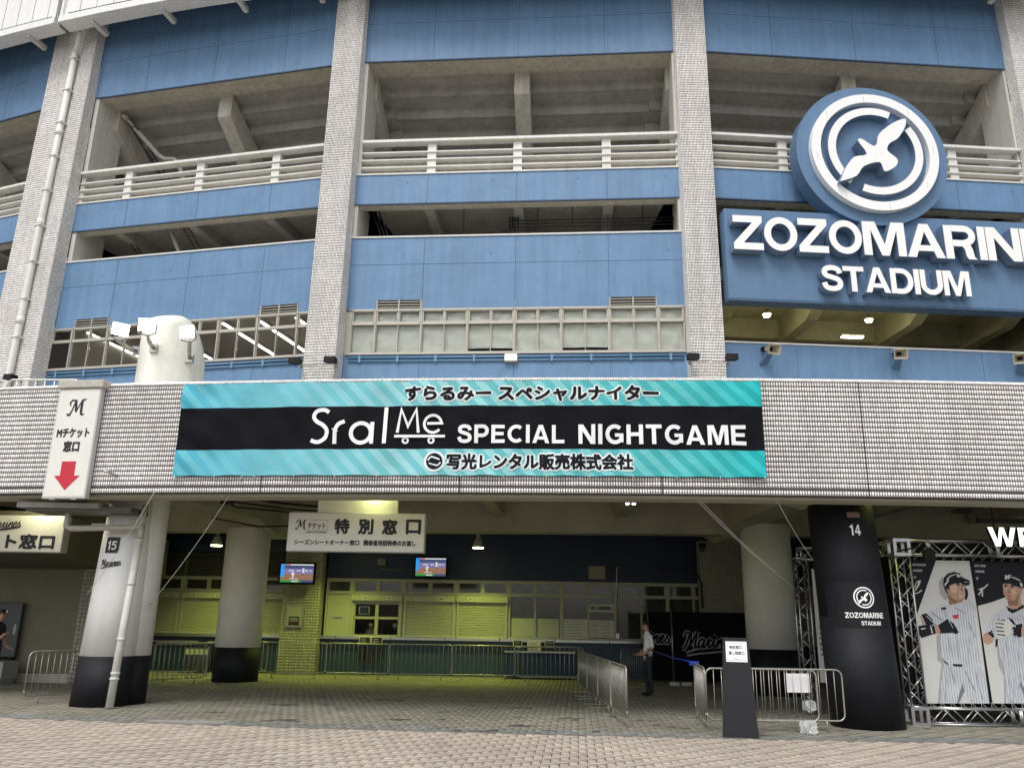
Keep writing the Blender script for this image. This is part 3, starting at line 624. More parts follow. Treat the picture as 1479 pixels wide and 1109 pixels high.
# soffit faces of the bands, floors, ceilings and the stepped underside of the stand
for k in (-1, 0, 1, 2, 3):
    F = BAY[k]
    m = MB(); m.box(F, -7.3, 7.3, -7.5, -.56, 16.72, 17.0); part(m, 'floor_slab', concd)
    m = MB(); m.box(F, -7.3, 7.3, -7.5, -.36, 13.3, 13.75); part(m, 'floor_slab', conc if k != 2 else mat('warm_concrete', (.30, .28, .20), .8, noise=.25, nscale=1.5))
    m = MB(); m.box(F, -7.6, 7.6, -9.6, -9.4, 9.9, 22.4); part(m, 'inner_wall', beige)
    m = MB(); m.box(F, -7.6, 7.6, -7.6, -7.4, 13.75, 22.4); part(m, 'inner_wall', beige)
    z, o_ = 22.52, -1.0; st = 8
    for i in range(st):   # seating units: riser + tread soffit
        o2 = o_-.86; z2 = z-.46
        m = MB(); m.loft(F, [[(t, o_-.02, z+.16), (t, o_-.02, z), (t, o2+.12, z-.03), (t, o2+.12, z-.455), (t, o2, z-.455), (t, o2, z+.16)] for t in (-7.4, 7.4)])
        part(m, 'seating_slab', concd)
        o_, z = o2, z2
    for tc, hw in ((.15, .30), (-6.0, .40), (6.1, .40)):
        if k == 0: tc = {.15: .55, -6.0: -4.9, 6.1: 6.1}[tc]
        m = MB(); m.loft(F, [[(t, -1.0, 22.5), (t, -1.0, 21.5), (t, -7.4, 17.3), (t, -7.4, 19.2)] for t in (tc-hw, tc+hw)])
        part(m, 'raker_beam', conc)
    for tc in (-3.2, .1, 3.4):
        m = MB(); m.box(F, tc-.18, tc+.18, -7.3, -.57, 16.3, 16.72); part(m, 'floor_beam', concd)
    # return walls beside the piers inside the openings
    for tc in (EXT[k][0]-(.32 if k else .14), EXT[k][1]+.32):
        m = MB(); m.box(F, tc-.35, tc+.35, -1.6, -.02, 14.9, 22.46); part(m, 'concrete_column', mat('pale_concrete', (.60, .58, .53), .75, noise=.08, streak=.08))
# ribbed back wall and roof of the middle gallery
m = MB()
for i in range(60): m.box(BAY[1], -6.4+i*.21, -6.4+i*.21+.10, -7.4, -7.36, 13.8, 16.7)
part(m, 'wall_ribbing', beige, kind='stuff')
# guard rails
for k in (-1, 0, 1, 2):
    F = BAY[k]; a, b = EXT[k]; gr = thing('guard_rail', {-1: 'white four bar guard rail at the left edge behind the wide tiled pier', 0: 'white four bar guard rail above the blue band between the two left tiled piers', 1: 'white four bar guard rail in the middle bay above the banner', 2: 'white four bar guard rail passing behind the round seagull emblem'}[k], 'guard rail', tuple(F((a+b)/2, 0, 17.56)), F.ang, group='white guard rails on the upper gallery')
    a -= -.05; b += .05
    for z, h, d0 in ((18.81, .11, .36), (18.40, .055, .27), (18.09, .055, .27), (17.78, .055, .27)):
        for u0, u1 in ((a, (a+b)/2-.004), ((a+b)/2+.004, b)):
            m = MB(); m.box(F, u0, u1, -.22, d0-.22, z, z+h); m.build('rail', white, gr, bevel=.008)
    for t in ((a+b)/2-3.2, (a+b)/2, (a+b)/2+3.25):
        m = MB(); m.box(F, t-.16, t+.16, -.20, .0, 17.56, 18.80); m.build('rail_post', white, gr)
    m = MB(); m.box(F, a, b, -.30, -.24, 17.56, 18.1); m.build('back_plate', conc, gr)

# ------------------------------------------------------------------ upper window ribbon
def upper_windows(k, edges, narrow, blind):
    F = BAY[k]; zb, zt, zm = 10.56, 12.17, 11.66
    lo, hi = edges[0], edges[-1]
    m = MB(); m.box(F, lo-.5, lo-.003, -.2, .0, 10.5, 12.19); part(m, 'end_stile', frame_m)
    m = MB(); m.box(F, lo-.1, hi+.1, -.24, .10, 10.50, zb); m.box(F, lo-.1, hi+.1, -.2, .04, zt, zt+.03); part(m, 'window_sill', frame_m)
    for i in range(len(edges)-1):
        t0, t1 = edges[i], edges[i+1]; f = MB()
        f.box(F, t0, t0+.05, -.10, .0, zb, zt); f.box(F, t1-.05, t1-.003, -.10, .0, zb, zt); f.box(F, t0, t0+.022, .0, .05, zb, zt); f.box(F, t1-.025, t1-.003, .0, .05, zb, zt)
        f.box(F, t0+.05, t1-.05, -.08, .05, zm-.05, zm+.045); f.box(F, t0+.05, t1-.05, -.08, .05, zb, zb+.045); f.box(F, t0+.05, t1-.05, -.08, .05, zt-.045, zt)
        double = (i not in narrow); tm = (t0+t1)/2
        if double: f.box(F, tm-.016, tm+.016, -.07, .035, zm+.045, zt-.045); f.box(F, tm-.012, tm+.012, -.07, .03, zb+.045, zm-.05)
        wdw = part(f, 'window', frame_m)
        for (u0, u1) in (((t0+.05, tm-.025), (tm+.025, t1-.05)) if double else ((t0+.05, t1-.05),)):
            for v0, v1, s_ in ((zb+.045, zm-.05, 0), (zm+.045, zt-.045, 1)):
                fr = MB()
                if s_: [fr.box(F, *q) for q in ((u0, u0+.03, -.05, .015, v0, v1), (u1-.03, u1, -.05, .015, v0, v1), (u0, u1, -.05, .014, v0, v0+.03), (u0, u1, -.05, .014, v1-.03, v1))]; fr.build('sash', frame_m, wdw)
                p_ = MB(); p_.box(F, u0+.002, u1-.002, -.045, -.04, v0+.002, v1-.002); p_.build('pane', clear, wdw)
        if blind:
            nn = 12; sag = rr.random()*.1; hb_ = zb+.06+(.0 if i not in (3, 5) else .14)
            bl = MB()
            for s0, s1, y0, y1 in ((t0+.04, t1-.04, zm, zt), (t0+.04, t1-.04, hb_, zm)):
                vs_, fs = [], []
                for a_ in range(nn+1):
                    for b_ in range(7):
                        t = s0+(s1-s0)*a_/nn; z = y0+(y1-y0)*b_/6
                        o = -.12+.018*math.sin(t*5+z*9+i)+.012*math.sin(t*13-z*6+i*2)+.01*rr.random()
                        vs_.append(F(t, o, z))
                for a_ in range(nn):
                    for b_ in range(6): q = a_*7+b_; fs.append((q, q+1, q+8, q+7))
                bl.add(vs_, fs, 0, True)
            part(bl, 'blind', curtain, wdw)
    for a, b in vents[k]:
        m = MB(); m.box(F, a, b, -.3, -.12, 12.2, 12.54, 1)
        for j in range(3): z = 12.25+j*.10; m.loft(F, [[(t, .0, z+.006), (t, .03, z), (t, .03, z+.024), (t, .0, z+.026)] for t in (a+.02, b-.02)])
        m.box(F, a, a+.03, -.1, .04, 12.2, 12.54); m.box(F, b-.03, b, -.1, .04, 12.2, 12.54); m.box(F, (a+b)/2-.02, (a+b)/2+.02, -.1, .042, 12.2, 12.54)
        part(m, 'louvre', [frame_m, mat('louvre_dark', (.05, .04, .035), .7)])
clear = mat('window_glass', (.9, .92, .9), .02, trans=1.0, spec=.5, ior=1.12)
upper_windows(1, [-5.69, -4.82, -3.19, -1.56, .08, 1.70, 3.34, 5.02, 5.9], {0, 7}, True)
upper_windows(0, [-4.98, -4.08, -2.52, -.97, .58, 2.14, 3.70, 5.27, 5.95], {0, 7}, False)
# rooms behind the windows
roomw = mat('room_wall', (.38, .35, .31), .8)
for k, a, b in ((0, -5.5, 6.3), (1, -6.3, 6.3)):
    F = BAY[k]; m = MB(); m.box(F, a, b, -9.2, -9.0, 9.9, 13.2); m.box(F, a, b, -9.0, -.3, 9.8, 9.9); m.box(F, a, b, -9.0, -.36, 13.02, 13.2); m.box(F, a-.1, a, -9, -.3, 9.9, 13.1); m.box(F, b, b+.1, -9, -.3, 9.9, 13.1)
    part(m, 'room_shell', roomw)
for t in (-5.5, -2.4, .75, 2.35, 3.95, 5.5):
    F = BAY[0]; lt = MB(); lt.box(F, t-.09, t+.09, -6.6, -2.2, 12.93, 13.0)
    c_ = F(t, -2.2, 12.93); o = thing('strip_light', 'lit strip light behind the left ribbon window, %s' % {-5.5: 'first from the wide left pier', -2.4: 'left of the white vent stack', .75: 'mostly hidden by the vent stack', 2.35: 'just right of the white vent stack', 3.95: 'second right of the white vent stack', 5.5: 'nearest to the second tiled pier'}[t], 'strip light', tuple(c_), F.ang, group='strip lights in the office')
    lt.build('housing', white, o); l2 = MB(); l2.box(F, t-.05, t+.05, -6.5, -2.3, 12.90, 12.93); l2.build('lit_tube', tube_l, o)
# blue conduits under the windows
for k in (0, 1):
    F = BAY[k]; a, b = EXT[k]
    for z, r_ in ((10.40, .035), (10.27, .028)):
        m = MB(); m.tube([F(a+.1, .07, z), F(b-.05, .07, z)], r_); part(m, 'conduit', bluec)
    m = MB()
    for i in range(9):
        t = a+.5+i*(b-a-1)/8; m.box(F, t-.04, t+.04, .02, .12, 10.22, 10.46)
    part(m, 'conduit_clip', bluec, kind='stuff')
# pipes in the middle gallery
pipe_m = mat('dark_pipe', (.03, .028, .03), .5)
for z, o, t0, t1 in ((16.15, -1.2, -.1, 5.9), (16.02, -1.2, .0, 5.9), (15.90, -1.25, -.3, 5.9), (15.76, -1.2, -.6, .9), (15.62, -1.2, -.8, .9)):
    m = MB(); m.tube([BAY[1](t0, o, z), BAY[1](t1, o, z)], .022); part(m, 'pipe', pipe_m)
for i in range(4):
    m = MB(); m.tube([BAY[1](-.25+i*.1, -1.2, 15.2), BAY[1](-.25+i*.1, -1.2, 16.3)], .03); part(m, 'pipe', pipe_m)
for t in (-2, .8, 2.1, 3.4, 4.7):
    m = MB(); m.box(BAY[1], t-.015, t+.015, -1.24, -1.2, 15.75, 16.72); part(m, 'pipe_hanger', pipe_m)
for i in range(3):
    m = MB(); m.tube([BAY[1](-5.5+i*.13, -1.0, 16.6), BAY[1](-4.9+i*.13, -1.6, 15.0)], .028); part(m, 'pipe', pipe_m)
for F, a, b in ((BAY[0], -3.3, -2.6), (BAY[0], -.6, .1)):
    m = MB()
    for s_ in (-.12, .12): m.tube([F(a+s_, -1.1, 16.6), F(b+s_, -3.2, 14.6)], .02)
    for i in range(10): q = i/9; m.tube([F(a-.12+(b-a)*q, -1.1-2.1*q, 16.6-2*q), F(a+.12+(b-a)*q, -1.1-2.1*q, 16.6-2*q)], .014, 4)
    part(m, 'cable_ladder', pipe_m)
m = MB()
for s_ in (-.12, .12): m.tube([BAY[0](-4.15+s_, -1.1, 22.1), BAY[0](-2.9+s_, -4.6, 18.9)], .03)
for i in range(14): q = i/13; m.tube([BAY[0](-4.27+1.25*q, -1.1-3.5*q, 22.1-3.2*q), BAY[0](-4.03+1.25*q, -1.1-3.5*q, 22.1-3.2*q)], .018, 4)
part(m, 'cable_ladder', pipe_m)
dr = mat('wrapped_pipe', (.46, .44, .39), .7, noise=.3, nscale=8)
m = MB(); m.tube([BAY[0](-4.35, -1.0, 22.25), BAY[0](-4.1, -1.5, 21.9), BAY[0](-3.0, -1.9, 20.65), BAY[0](-2.75, -2.0, 20.5), BAY[0](-2.3, -2.0, 20.45), BAY[0](-2.1, -2.05, 20.3), BAY[0](-1.65, -2.3, 18.9)], .1, 12); part(m, 'drain_pipe', dr)
m = MB(); m.tube([BAY[0](-1.1, -.9, 16.4), BAY[0](-.7, -1.8, 14.8)], .08, 10); part(m, 'drain_pipe', dr)

# ------------------------------------------------------------------ bay C gallery behind the sign
F = BAY[2]; wc = mat('warm_concrete', (.30, .28, .20), .8)
for tc in (-5.2, -2.0, 1.9, 5.4):
    m = MB(); m.loft(F, [[(t, -.4, 13.3), (t, -.4, 12.75), (t, -1.4, 12.35), (t, -7.3, 12.35), (t, -7.3, 13.3)] for t in (tc-.22, tc+.22)]); part(m, 'ceiling_beam', wc)
m = MB(); m.box(F, -7, 7, -4.2, -3.9, 12.5, 13.3); part(m, 'ceiling_beam', wc)
m = MB(); m.box(F, -7.3, 7.3, -7.5, -.36, 9.6, 9.9); part(m, 'floor_slab', conc)
def gallery_lamp(t, z, label):
    o = thing('gallery_lamp', label, 'lamp', tuple(F(t, -1.2, 13.3)), 0, group='lamps behind the stadium sign')
    m = MB(); m.tube([F(t, -1.2, 13.3), F(t, -1.2, z+.25)], .02); m.build('stem', steel, o)
    m = MB(); m.cyl(F, t, -1.2, z+.08, z+.28, .17, 16, 0, True, .06); m.build('shade', steel, o)
    m = MB(); m.cyl(F, t, -1.2, z, z+.08, .10, 16, 0, True, .14); m.build('lit_bulb', lampg, o)
    light('bulb_light', 'POINT', F(t, -1.2, z-.1), 34, (1, .94, .50), .12, parent=o)
gallery_lamp(-3.73, 12.35, 'lit warm lamp under the sign, nearer the tiled pier'); gallery_lamp(.04, 12.3, 'lit warm lamp under the sign, right of the other one')
m = MB(); m.box(F, 7.0, 7.4, -7.5, -.3, 9.6, 17.0); part(m, 'end_wall', wc)
o = thing('strip_light', 'small lit strip light deep in the gallery right below the stadium sign', 'strip light', tuple(F(.1, -2.6, 12.2)), F.ang)
m = MB(); m.box(F, -.35, .5, -2.7, -2.5, 12.22, 12.28); m.build('housing', white, o); m = MB(); m.box(F, -.33, .48, -2.68, -2.52, 12.18, 12.22); m.build('lit_tube', tube_l, o)

# ------------------------------------------------------------------ eave of white cladding
ea = mat('eave_cladding', (.80, .79, .78), .45, noise=.05, nscale=1.5, streak=.04)
ed = -16.90   # expansion gap
for a0, a1, n in ((-32, ed-.05, 2), (ed+.05, -8.9, 1), (-8.8, -.5, 2), (-.4, 8, 2), (8.1, 16, 2)):
    for i in range(n):
        b0, b1 = a0+(a1-a0)*i/n+.02, a0+(a1-a0)*(i+1)/n-.02
        m = MB(); ring(m, 89.85, 90.0, 25.2, 29.8, b0, b1, 6); ep = part(m, 'eave_panel', ea)
        m = MB(); ring(m, 90.0, 90.16, 25.2, 25.42, b0, b1, 6); ring(m, 89.5, 90.16, 25.12, 25.2, b0, b1, 6); part(m, 'eave_trim', ea, ep)
        m = MB(); ring(m, 90.0, 90.03, 25.56, 25.60, b0+.2, b1-.2, 6); part(m, 'shadow_groove', seam, ep)
        for q in (b0, b1):
            m = MB(); ring(m, 90.0, 90.12, 25.4, 29.8, q-.07 if q == b1 else q, q if q == b1 else q+.07, 1); part(m, 'eave_trim', ea, ep)
for q in range(-14, 7):
    th_ = q*2.1+.9
    m = MB(); ring(m, 89.0, 89.9, 25.0, 25.2, th_-.06, th_+.06, 1); part(m, 'eave_bracket', white)
m = MB(); ring(m, 88.4, 89.85, 28.6, 28.8, -30, 16, 30); part(m, 'eave_roof', ea)
for th_ in np.arange(-29, 14, .53):
    m = MB(); ring(m, 90.0, 90.012, 25.62, 29.7, th_-.006, th_+.006, 1); part(m, 'panel_joint', mat('pale_joint', (.45, .45, .45), .7))

# downpipe on the wide pier
o = thing('downpipe', 'white rain pipe running down the wide tiled pier at the left', 'pipe', tuple(F0(.12, proud(20), 5.6)), 0)
m = MB(); zz = [24.4, 18, 14, 10, 5.7]; m.tube([F0(.08, proud(z)+.16, z) for z in zz], .125, 14); m.build('pipe', white, o)
m = MB(); m.tube([F0(.08, proud(22.6)+.16, 24.35), F0(.2, proud(22.6)+.2, 24.7), F0(.45, proud(22.6)+.4, 25.1)], .10, 12); m.build('elbow', white, o)
m = MB()
for z in np.arange(7, 24.3, 1.55): m.box(F0, -.09, .25, proud(z)-.02, proud(z)+.31, z, z+.05)
m.build('pipe_clamps', white, o, kind='stuff')
m = MB()
for z in (20.4, 16.3, 12.2, 8.1): m.tube([F0(.08, proud(z)+.16, z), F0(.08, proud(z+.3)+.16, z+.3)], .142, 14)
m.build('pipe_sockets', white, o, kind='stuff')

# ================================================================== DECK AND PARAPET
RP = 100.2
m = MB(); ring(m, 100.02, RP, 3.98, 6.12, -22, 10, 110); PAR = part(m, 'parapet', joint)
A0, A1 = -14.2, 4.4; NU = int(R(A1-A0)*RP/.048); dth = R(A1-A0)/NU; a0r = R(A0)
seams = [-11.28, -9.14, -6.8, -4.63, -2.51, -.38, 1.75, 3.9]
seam_u = set(int((R(s_)-a0r)/dth) for s_ in seams)
def Pp(zf):
    def f(u, v, gu, gv, d_):
        th_ = a0r+u*dth+gu/RP; z = zf(v)+gv; r = RP+d_
        return np.stack([CX+r*np.sin(th_), CY-r*np.cos(th_), np.broadcast_to(z, th_.shape)], 1)
    return f
su = np.array(sorted(seam_u))
tiles('parapet_tiles', PAR, wtile, Pp(lambda v: 4.115+v*.0955), NU, 21, gap=(.0080, .0088), d=.010, tilt=.003)
tiles('parapet_tiles', PAR, wtile, Pp(lambda v: 3.985+v*.09), NU, 1, gap=(.0085, .006), d=.012)
def Pcap(u, v, gu, gv, d_):
    th_ = a0r+u*dth+gu/RP; s_ = v*1.0
    r = np.where(s_ > .5, RP-.07, RP+.03)+d_*.6-.0; z = np.where(s_ > .5, 6.20, 6.125)+gv*.3+d_*.4
    return np.stack([CX+r*np.sin(th_), CY-r*np.cos(th_), z], 1)
tiles('parapet_cap_tiles', PAR, wtile, Pcap, NU, 1, gap=(.006, .004), d=.02)
m = MB(); ring(m, 100.0, 100.16, 6.12, 6.195, -22, 10, 110); part(m, 'parapet_cap', white, PAR)
m = MB()
for s_ in seams: ring(m, 100.19, 100.218, 3.985, 6.12, s_-.0055, s_+.0055, 1)
part(m, 'expansion_joints', seam, PAR, kind='stuff')
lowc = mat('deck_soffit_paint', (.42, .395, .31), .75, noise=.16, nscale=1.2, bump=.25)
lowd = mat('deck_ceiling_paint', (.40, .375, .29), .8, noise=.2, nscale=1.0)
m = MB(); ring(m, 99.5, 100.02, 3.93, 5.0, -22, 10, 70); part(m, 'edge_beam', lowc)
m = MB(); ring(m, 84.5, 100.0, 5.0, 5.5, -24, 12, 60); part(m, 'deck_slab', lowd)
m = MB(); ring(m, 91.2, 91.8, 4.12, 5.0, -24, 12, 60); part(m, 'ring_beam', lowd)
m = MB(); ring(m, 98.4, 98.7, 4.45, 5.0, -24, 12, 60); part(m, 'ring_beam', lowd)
for th_, hw, zb in ((-17.26, .45, 3.95), (-8.95, .42, 4.0), (-.46, .42, 4.0), (7.94, .45, 4.0)):
    Fv = vframe(th_); m = MB(); m.loft(Fv, [[(t, 11.2, 4.95), (t, 11.2, 4.5), (t, 10.6, zb), (t, 9.6, zb), (t, 8.2, zb+.3), (t, 4.4, zb+.3), (t, 3.3, zb), (t, 1.9, zb), (t, .5, zb+.3), (t, .5, 4.95)] for t in (-hw, hw)]); part(m, 'radial_beam', lowc)
for th_ in (-15.1, -13.0, -11.0, -6.75, -4.66, -2.55, 1.6, 3.7):
    Fv = vframe(th_); m = MB(); m.box(Fv, -.16, .16, 3.25, 9.8, 4.55, 4.99); part(m, 'radial_beam', lowd)
# columns
colw = mat('column_white', (.82, .82, .80), .5, noise=.06, nscale=2, streak=.08, bump=.2)
colb = mat('column_black', (.009, .010, .013), .62, noise=.25, bump=.3, bscale=35, spec=.28)
colg = mat('column_grey_white', (.80, .79, .75), .6, noise=.08, nscale=2, bump=.2)
def round_column(cx_, cy_, r, zsplit, ztop, up, lo, top=None, label=None):
    """raked or vertical round column: top = (dx,dy) shift at ztop, r may be (bottom, top)"""
    top = top or (0, 0); rb, rt = r if isinstance(r, tuple) else (r, r); n = 40
    def sec(z, e=0):
        q = z/ztop; rad = rb+(rt-rb)*q+e
        return [(cx_+top[0]*q+rad*math.cos(2*math.pi*j/n), cy_+top[1]*q+rad*math.sin(2*math.pi*j/n), z) for j in range(n)]
    m = MB(); m.loft(W0, [sec(zsplit), sec((zsplit+ztop)/2), sec(ztop)], 0, True, True); c = part(m, 'column', up, label=label)
    m = MB(); m.loft(W0, [sec(-.02, .004), sec(zsplit, .004)], 0, True, True); part(m, 'column_base', lo, c); return c
round_column(-8.06, 17.52, (.54, .49), .93, 4.1, colw, colb, (.04, .26))
round_column(-7.80, 17.95, (.43, .43), .93, 5.0, colw, colb)
c14 = round_column(6.52, 16.0, (.63, .60), 1.9, 4.0, colb, colb, (-.04, .30), label='black painted column with the number fourteen')
round_column(-7.56, 24.35, .62, .90, 4.15, colg, colb)
round_column(6.93, 22.7, .65, 1.12, 4.3, colg, colb)
round_column(-20.0, 20.4, .66, .93, 4.1, colw, colb); round_column(20.2, 17.3, .66, .93, 4.1, colw, colb)

# ------------------------------------------------------------------ ticket office wall
TW = thing('ticket_office', 'ticket office front with roller shutters and counter under the deck', 'ticket office', tuple(TK(0, 0, 0)), 0)
def tk(mb, name, m, parent=TW, **k): return mb.build(name, m, parent, **k)
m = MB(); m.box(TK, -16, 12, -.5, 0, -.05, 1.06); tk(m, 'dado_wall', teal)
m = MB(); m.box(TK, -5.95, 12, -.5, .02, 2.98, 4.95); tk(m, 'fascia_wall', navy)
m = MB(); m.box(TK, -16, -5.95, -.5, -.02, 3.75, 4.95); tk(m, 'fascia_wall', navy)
m = MB(); m.box(TK, -16, 12, -3.6, -3.4, 1, 5); m.box(TK, -16, 12, -3.4, -.5, .6, .7); m.box(TK, -16, 12, -3.4, -.5, 3.2, 3.3); tk(m, 'office_interior', roomw)
for i in range(16):
    t0 = -16+i*1.75; m = MB(); m.box(TK, t0+.004, t0+1.742, -.3, .22, 1.07, 1.17); tk(m, 'counter_top', steel, bevel=.01)
def module(t0, t1, typ, nums=()):
    f = MB()
    for t in (t0, t1-.055): f.box(TK, t+.003, t+.055, -.12, .05, 1.17, 2.97)
    f.box(TK, t0+.058, t1-.055, -.12, .04, 2.90, 2.97); f.box(TK, t0+.058, t1-.055, -.12, .045, 2.47, 2.54); f.box(TK, t0+.058, t1-.055, -.12, .045, 1.17, 1.22)
    tm = (t0+t1)/2; dbl = (t1-t0) > 1.2
    if dbl: f.box(TK, tm-.03, tm+.03, -.11, .04, 2.54, 2.90)
    wd = tk(f, 'ticket_window', tframe)
    for u0, u1 in (((t0+.06, tm-.03), (tm+.03, t1-.058)) if dbl else ((t0+.06, t1-.058),)):
        m = MB(); [m.box(TK, *q) for q in ((u0, u0+.035, -.06, .02, 2.54, 2.9), (u1-.035, u1, -.06, .02, 2.54, 2.9), (u0, u1, -.06, .019, 2.54, 2.575), (u0, u1, -.06, .019, 2.865, 2.9))]; m.build('sash', tframe, wd)
        m = MB(); m.box(TK, u0+.03, u1-.03, -.05, -.04, 2.57, 2.87); m.build('pane', tglass, wd)
    if typ in ('shutter', 'open'):
        m = MB(); m.box(TK, t0+.02, t1-.02, .03, .19, 2.27, 2.46); m.build('shutter_box', shut, wd, bevel=.012)
        for t in (t0+.04, t1-.10): m = MB(); m.box(TK, t, t+.06, .03, .11, 1.18, 2.27); m.build('guide_rail', tframe, wd)
        for i, q in enumerate(nums):
            tc = t0+(t1-t0)*(.27+.46*i); m = MB(); m.box(TK, tc-.07, tc+.07, .19, .196, 2.31, 2.42, 0); put_text(m, TK, q, tc-.05, tc+.05, 2.33, 2.40, .198, .06, 1); m.build('number_plate', [wht, txt], wd)
    if typ == 'shutter':
        m = MB(); z = 1.20; vs_ = []; n = 0
        while z < 2.27:
            for o, dz in ((.055, 0), (.078, .012), (.078, .040), (.055, .050)): vs_ += [TK(t0+.09, o, z+dz), TK(t1-.09, o, z+dz)]; n += 1
            z += .052
        m.add(vs_, [(2*i, 2*i+1, 2*i+3, 2*i+2) for i in range(n-1)]); m.build('roller_shutter', shut, wd)
        m = MB(); m.box(TK, t0+.09, t1-.09, .05, .10, 1.175, 1.235); m.build('bottom_bar', tframe, wd)
    elif typ == 'door':
        m = MB(); m.box(TK, t0+.06, t1-.058, -.05, .01, 1.22, 2.47); m.build('fixed_panel', shut, wd)
        m = MB(); m.box(TK, tm-.15, tm+.15, .01, .03, 1.72, 1.78); m.build('mail_slot', steel, wd)
    elif typ == 'glass':
        m = MB(); m.box(TK, tm-.03, tm+.03, -.09, .03, 1.22, 2.47); m.build('mullion', tframe, wd)
        for u0, u1 in ((t0+.06, tm-.03), (tm+.03, t1-.058)):
            m = MB(); m.box(TK, u0, u1, -.05, -.04, 1.22, 2.47); m.build('pane', tglass, wd)
    elif typ == 'open':
        m = MB()
        m.box(TK, tm-.055, tm+.055, .0, .06, 1.22, 2.16); m.box(TK, t0+.1, t1-.1, .0, .05, 2.16, 2.27); m.box(TK, t0+.1, tm-.055, 0, .05, 1.70, 1.78); m.box(TK, tm+.055, t1-.1, 0, .05, 1.70, 1.78)
        m.box(TK, t0+.1, t0+.15, 0, .05, 1.22, 2.16); m.box(TK, t1-.15, t1-.1, 0, .05, 1.22, 2.16); m.build('sliding_sash', tframe, wd)
        for u0, u1 in ((t0+.15, tm-.055), (tm+.055, t1-.15)):
            m = MB(); m.box(TK, u0, u1, .02, .025, 1.78, 2.16); m.build('pane', clear, wd)
    return wd
tglass = mat('ticket_glass', (.045, .048, .036), .05, spec=.5, noise=.45, nscale=2.5)
module(-13.97, -12.3, 'shutter', ('19', '20')); module(-12.3, -10.67, 'shutter', ('20', '21')); module(-10.67, -9.0, 'shutter', ('22', '23')); module(-9.0, -7.2, 'shutter', ('23', '24'))
module(-5.95, -5.1, 'door'); module(-5.1, -3.41, 'open', ('25', '26')); module(-3.41, -1.70, 'shutter', ('27', '28')); module(-1.70, .01, 'shutter', ('29',))
module(.01, 1.72, 'glass'); module(1.72, 3.45, 'glass'); module(3.45, 5.15, 'glass'); module(5.15, 6.85, 'glass'); module(6.85, 8.5, 'glass')
for t0 in (-13.97, -12.3, -10.67, -9.0):
    m = MB(); m.box(TK, t0, t0+1.6, -.3, -.2, 2.98, 3.75, 1)
    for j in range(11): z = 3.0+j*.068; m.loft(TK, [[(t, -.1, z+.04), (t, .03, z), (t, .03, z+.02), (t, -.1, z+.06)] for t in (t0+.02, t0+1.62)])
    m.box(TK, t0, t0+.05, -.1, .05, 2.98, 3.75); tk(m, 'louvre', [mat('louvre_grey', (.13, .13, .10), .5), seam])
for t in (.0, 3.4, -3.4):
    m = MB(); m.box(TK, t-.008, t+.008, .018, .024, 2.99, 4.9); tk(m, 'panel_joint', seam)
# half blinds and notices on the glass
m = MB(); m.box(TK, .09, .83, -.035, -.03, 1.23, 1.80); tk(m, 'blind', shut); m = MB(); m.box(TK, .90, 1.64, -.035, -.03, 1.23, 1.80); tk(m, 'blind', shut)
# piers with square tiles
ptile = mat('pier_tile', (.36, .35, .27), .35, island=.08, noise=.08)
pjoint = mat('pier_joint', (.10, .095, .075), .8)
def tiled_pier(t0, t1, o0, o1, z1, name='tiled_pier'):
    m = MB(); m.box(TK, t0, t1, o0, o1, 0, z1); p_ = tk(m, name, pjoint)
    fo = np.array(TK.o); ft = np.array(TK.t); fn = np.array(TK.n); nu = int((t1-t0)/.086); du = (t1-t0)/nu; nv = int(z1/.086); ns_ = int((o1-o0)/.086)
    Pf = lambda u, v, gu, gv, d_: fo+np.outer(t0+u*du+gu, ft)+np.outer(np.full(len(u), o1+d_), fn)+np.outer(v*.086+gv, (0, 0, 1))
    tiles('pier_tiles', p_, ptile, Pf, nu, nv, gap=(.003, .003), d=.003, tilt=0)
    for sg, tt in ((1, t1), (-1, t0)):
        Ps = lambda u, v, gu, gv, d_: fo+np.outer(np.full(len(u), tt+sg*d_), ft)+np.outer(o1-u*.086-gu, fn)+np.outer(v*.086+gv, (0, 0, 1))
        tiles('pier_tiles', p_, ptile, Ps, ns_, nv, gap=(.003, .003), d=.003, tilt=0)
    return p_
tiled_pier(-7.2, -6.02, 0, .62, 4.4); tiled_pier(6.15, 7.9, 0, .6, 4.3)
# left block: plain wall, soffit and tiled corner
LB = Frame(-12.3, 22.7, 0)
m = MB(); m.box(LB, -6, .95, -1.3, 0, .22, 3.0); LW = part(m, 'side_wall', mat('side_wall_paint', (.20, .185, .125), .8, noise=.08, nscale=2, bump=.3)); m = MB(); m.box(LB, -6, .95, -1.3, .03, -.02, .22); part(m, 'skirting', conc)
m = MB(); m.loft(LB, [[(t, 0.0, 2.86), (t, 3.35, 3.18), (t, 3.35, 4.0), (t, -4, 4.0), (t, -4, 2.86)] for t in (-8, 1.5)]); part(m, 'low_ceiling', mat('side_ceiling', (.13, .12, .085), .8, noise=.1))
m = MB(); m.box(LB, .95, 1.35, -1.3, .02, -.02, 4.0); lp = part(m, 'tiled_pier', pjoint)
Pf = lambda u, v, gu, gv, d_: np.stack([-12.3+.95+u*.107+gu, np.full(len(u), 22.68-d_), v*.108+gv], 1)
tiles('pier_tiles', lp, ptile, Pf, 4, 37, gap=(.0035, .0035), d=.004, tilt=0)
Ps = lambda u, v, gu, gv, d_: np.stack([np.full(len(u), -10.95+d_), 22.7+u*.108+gu, v*.108+gv], 1)
tiles('pier_tiles', lp, ptile, Ps, 12, 37, gap=(.0035, .0035), d=.004, tilt=0)
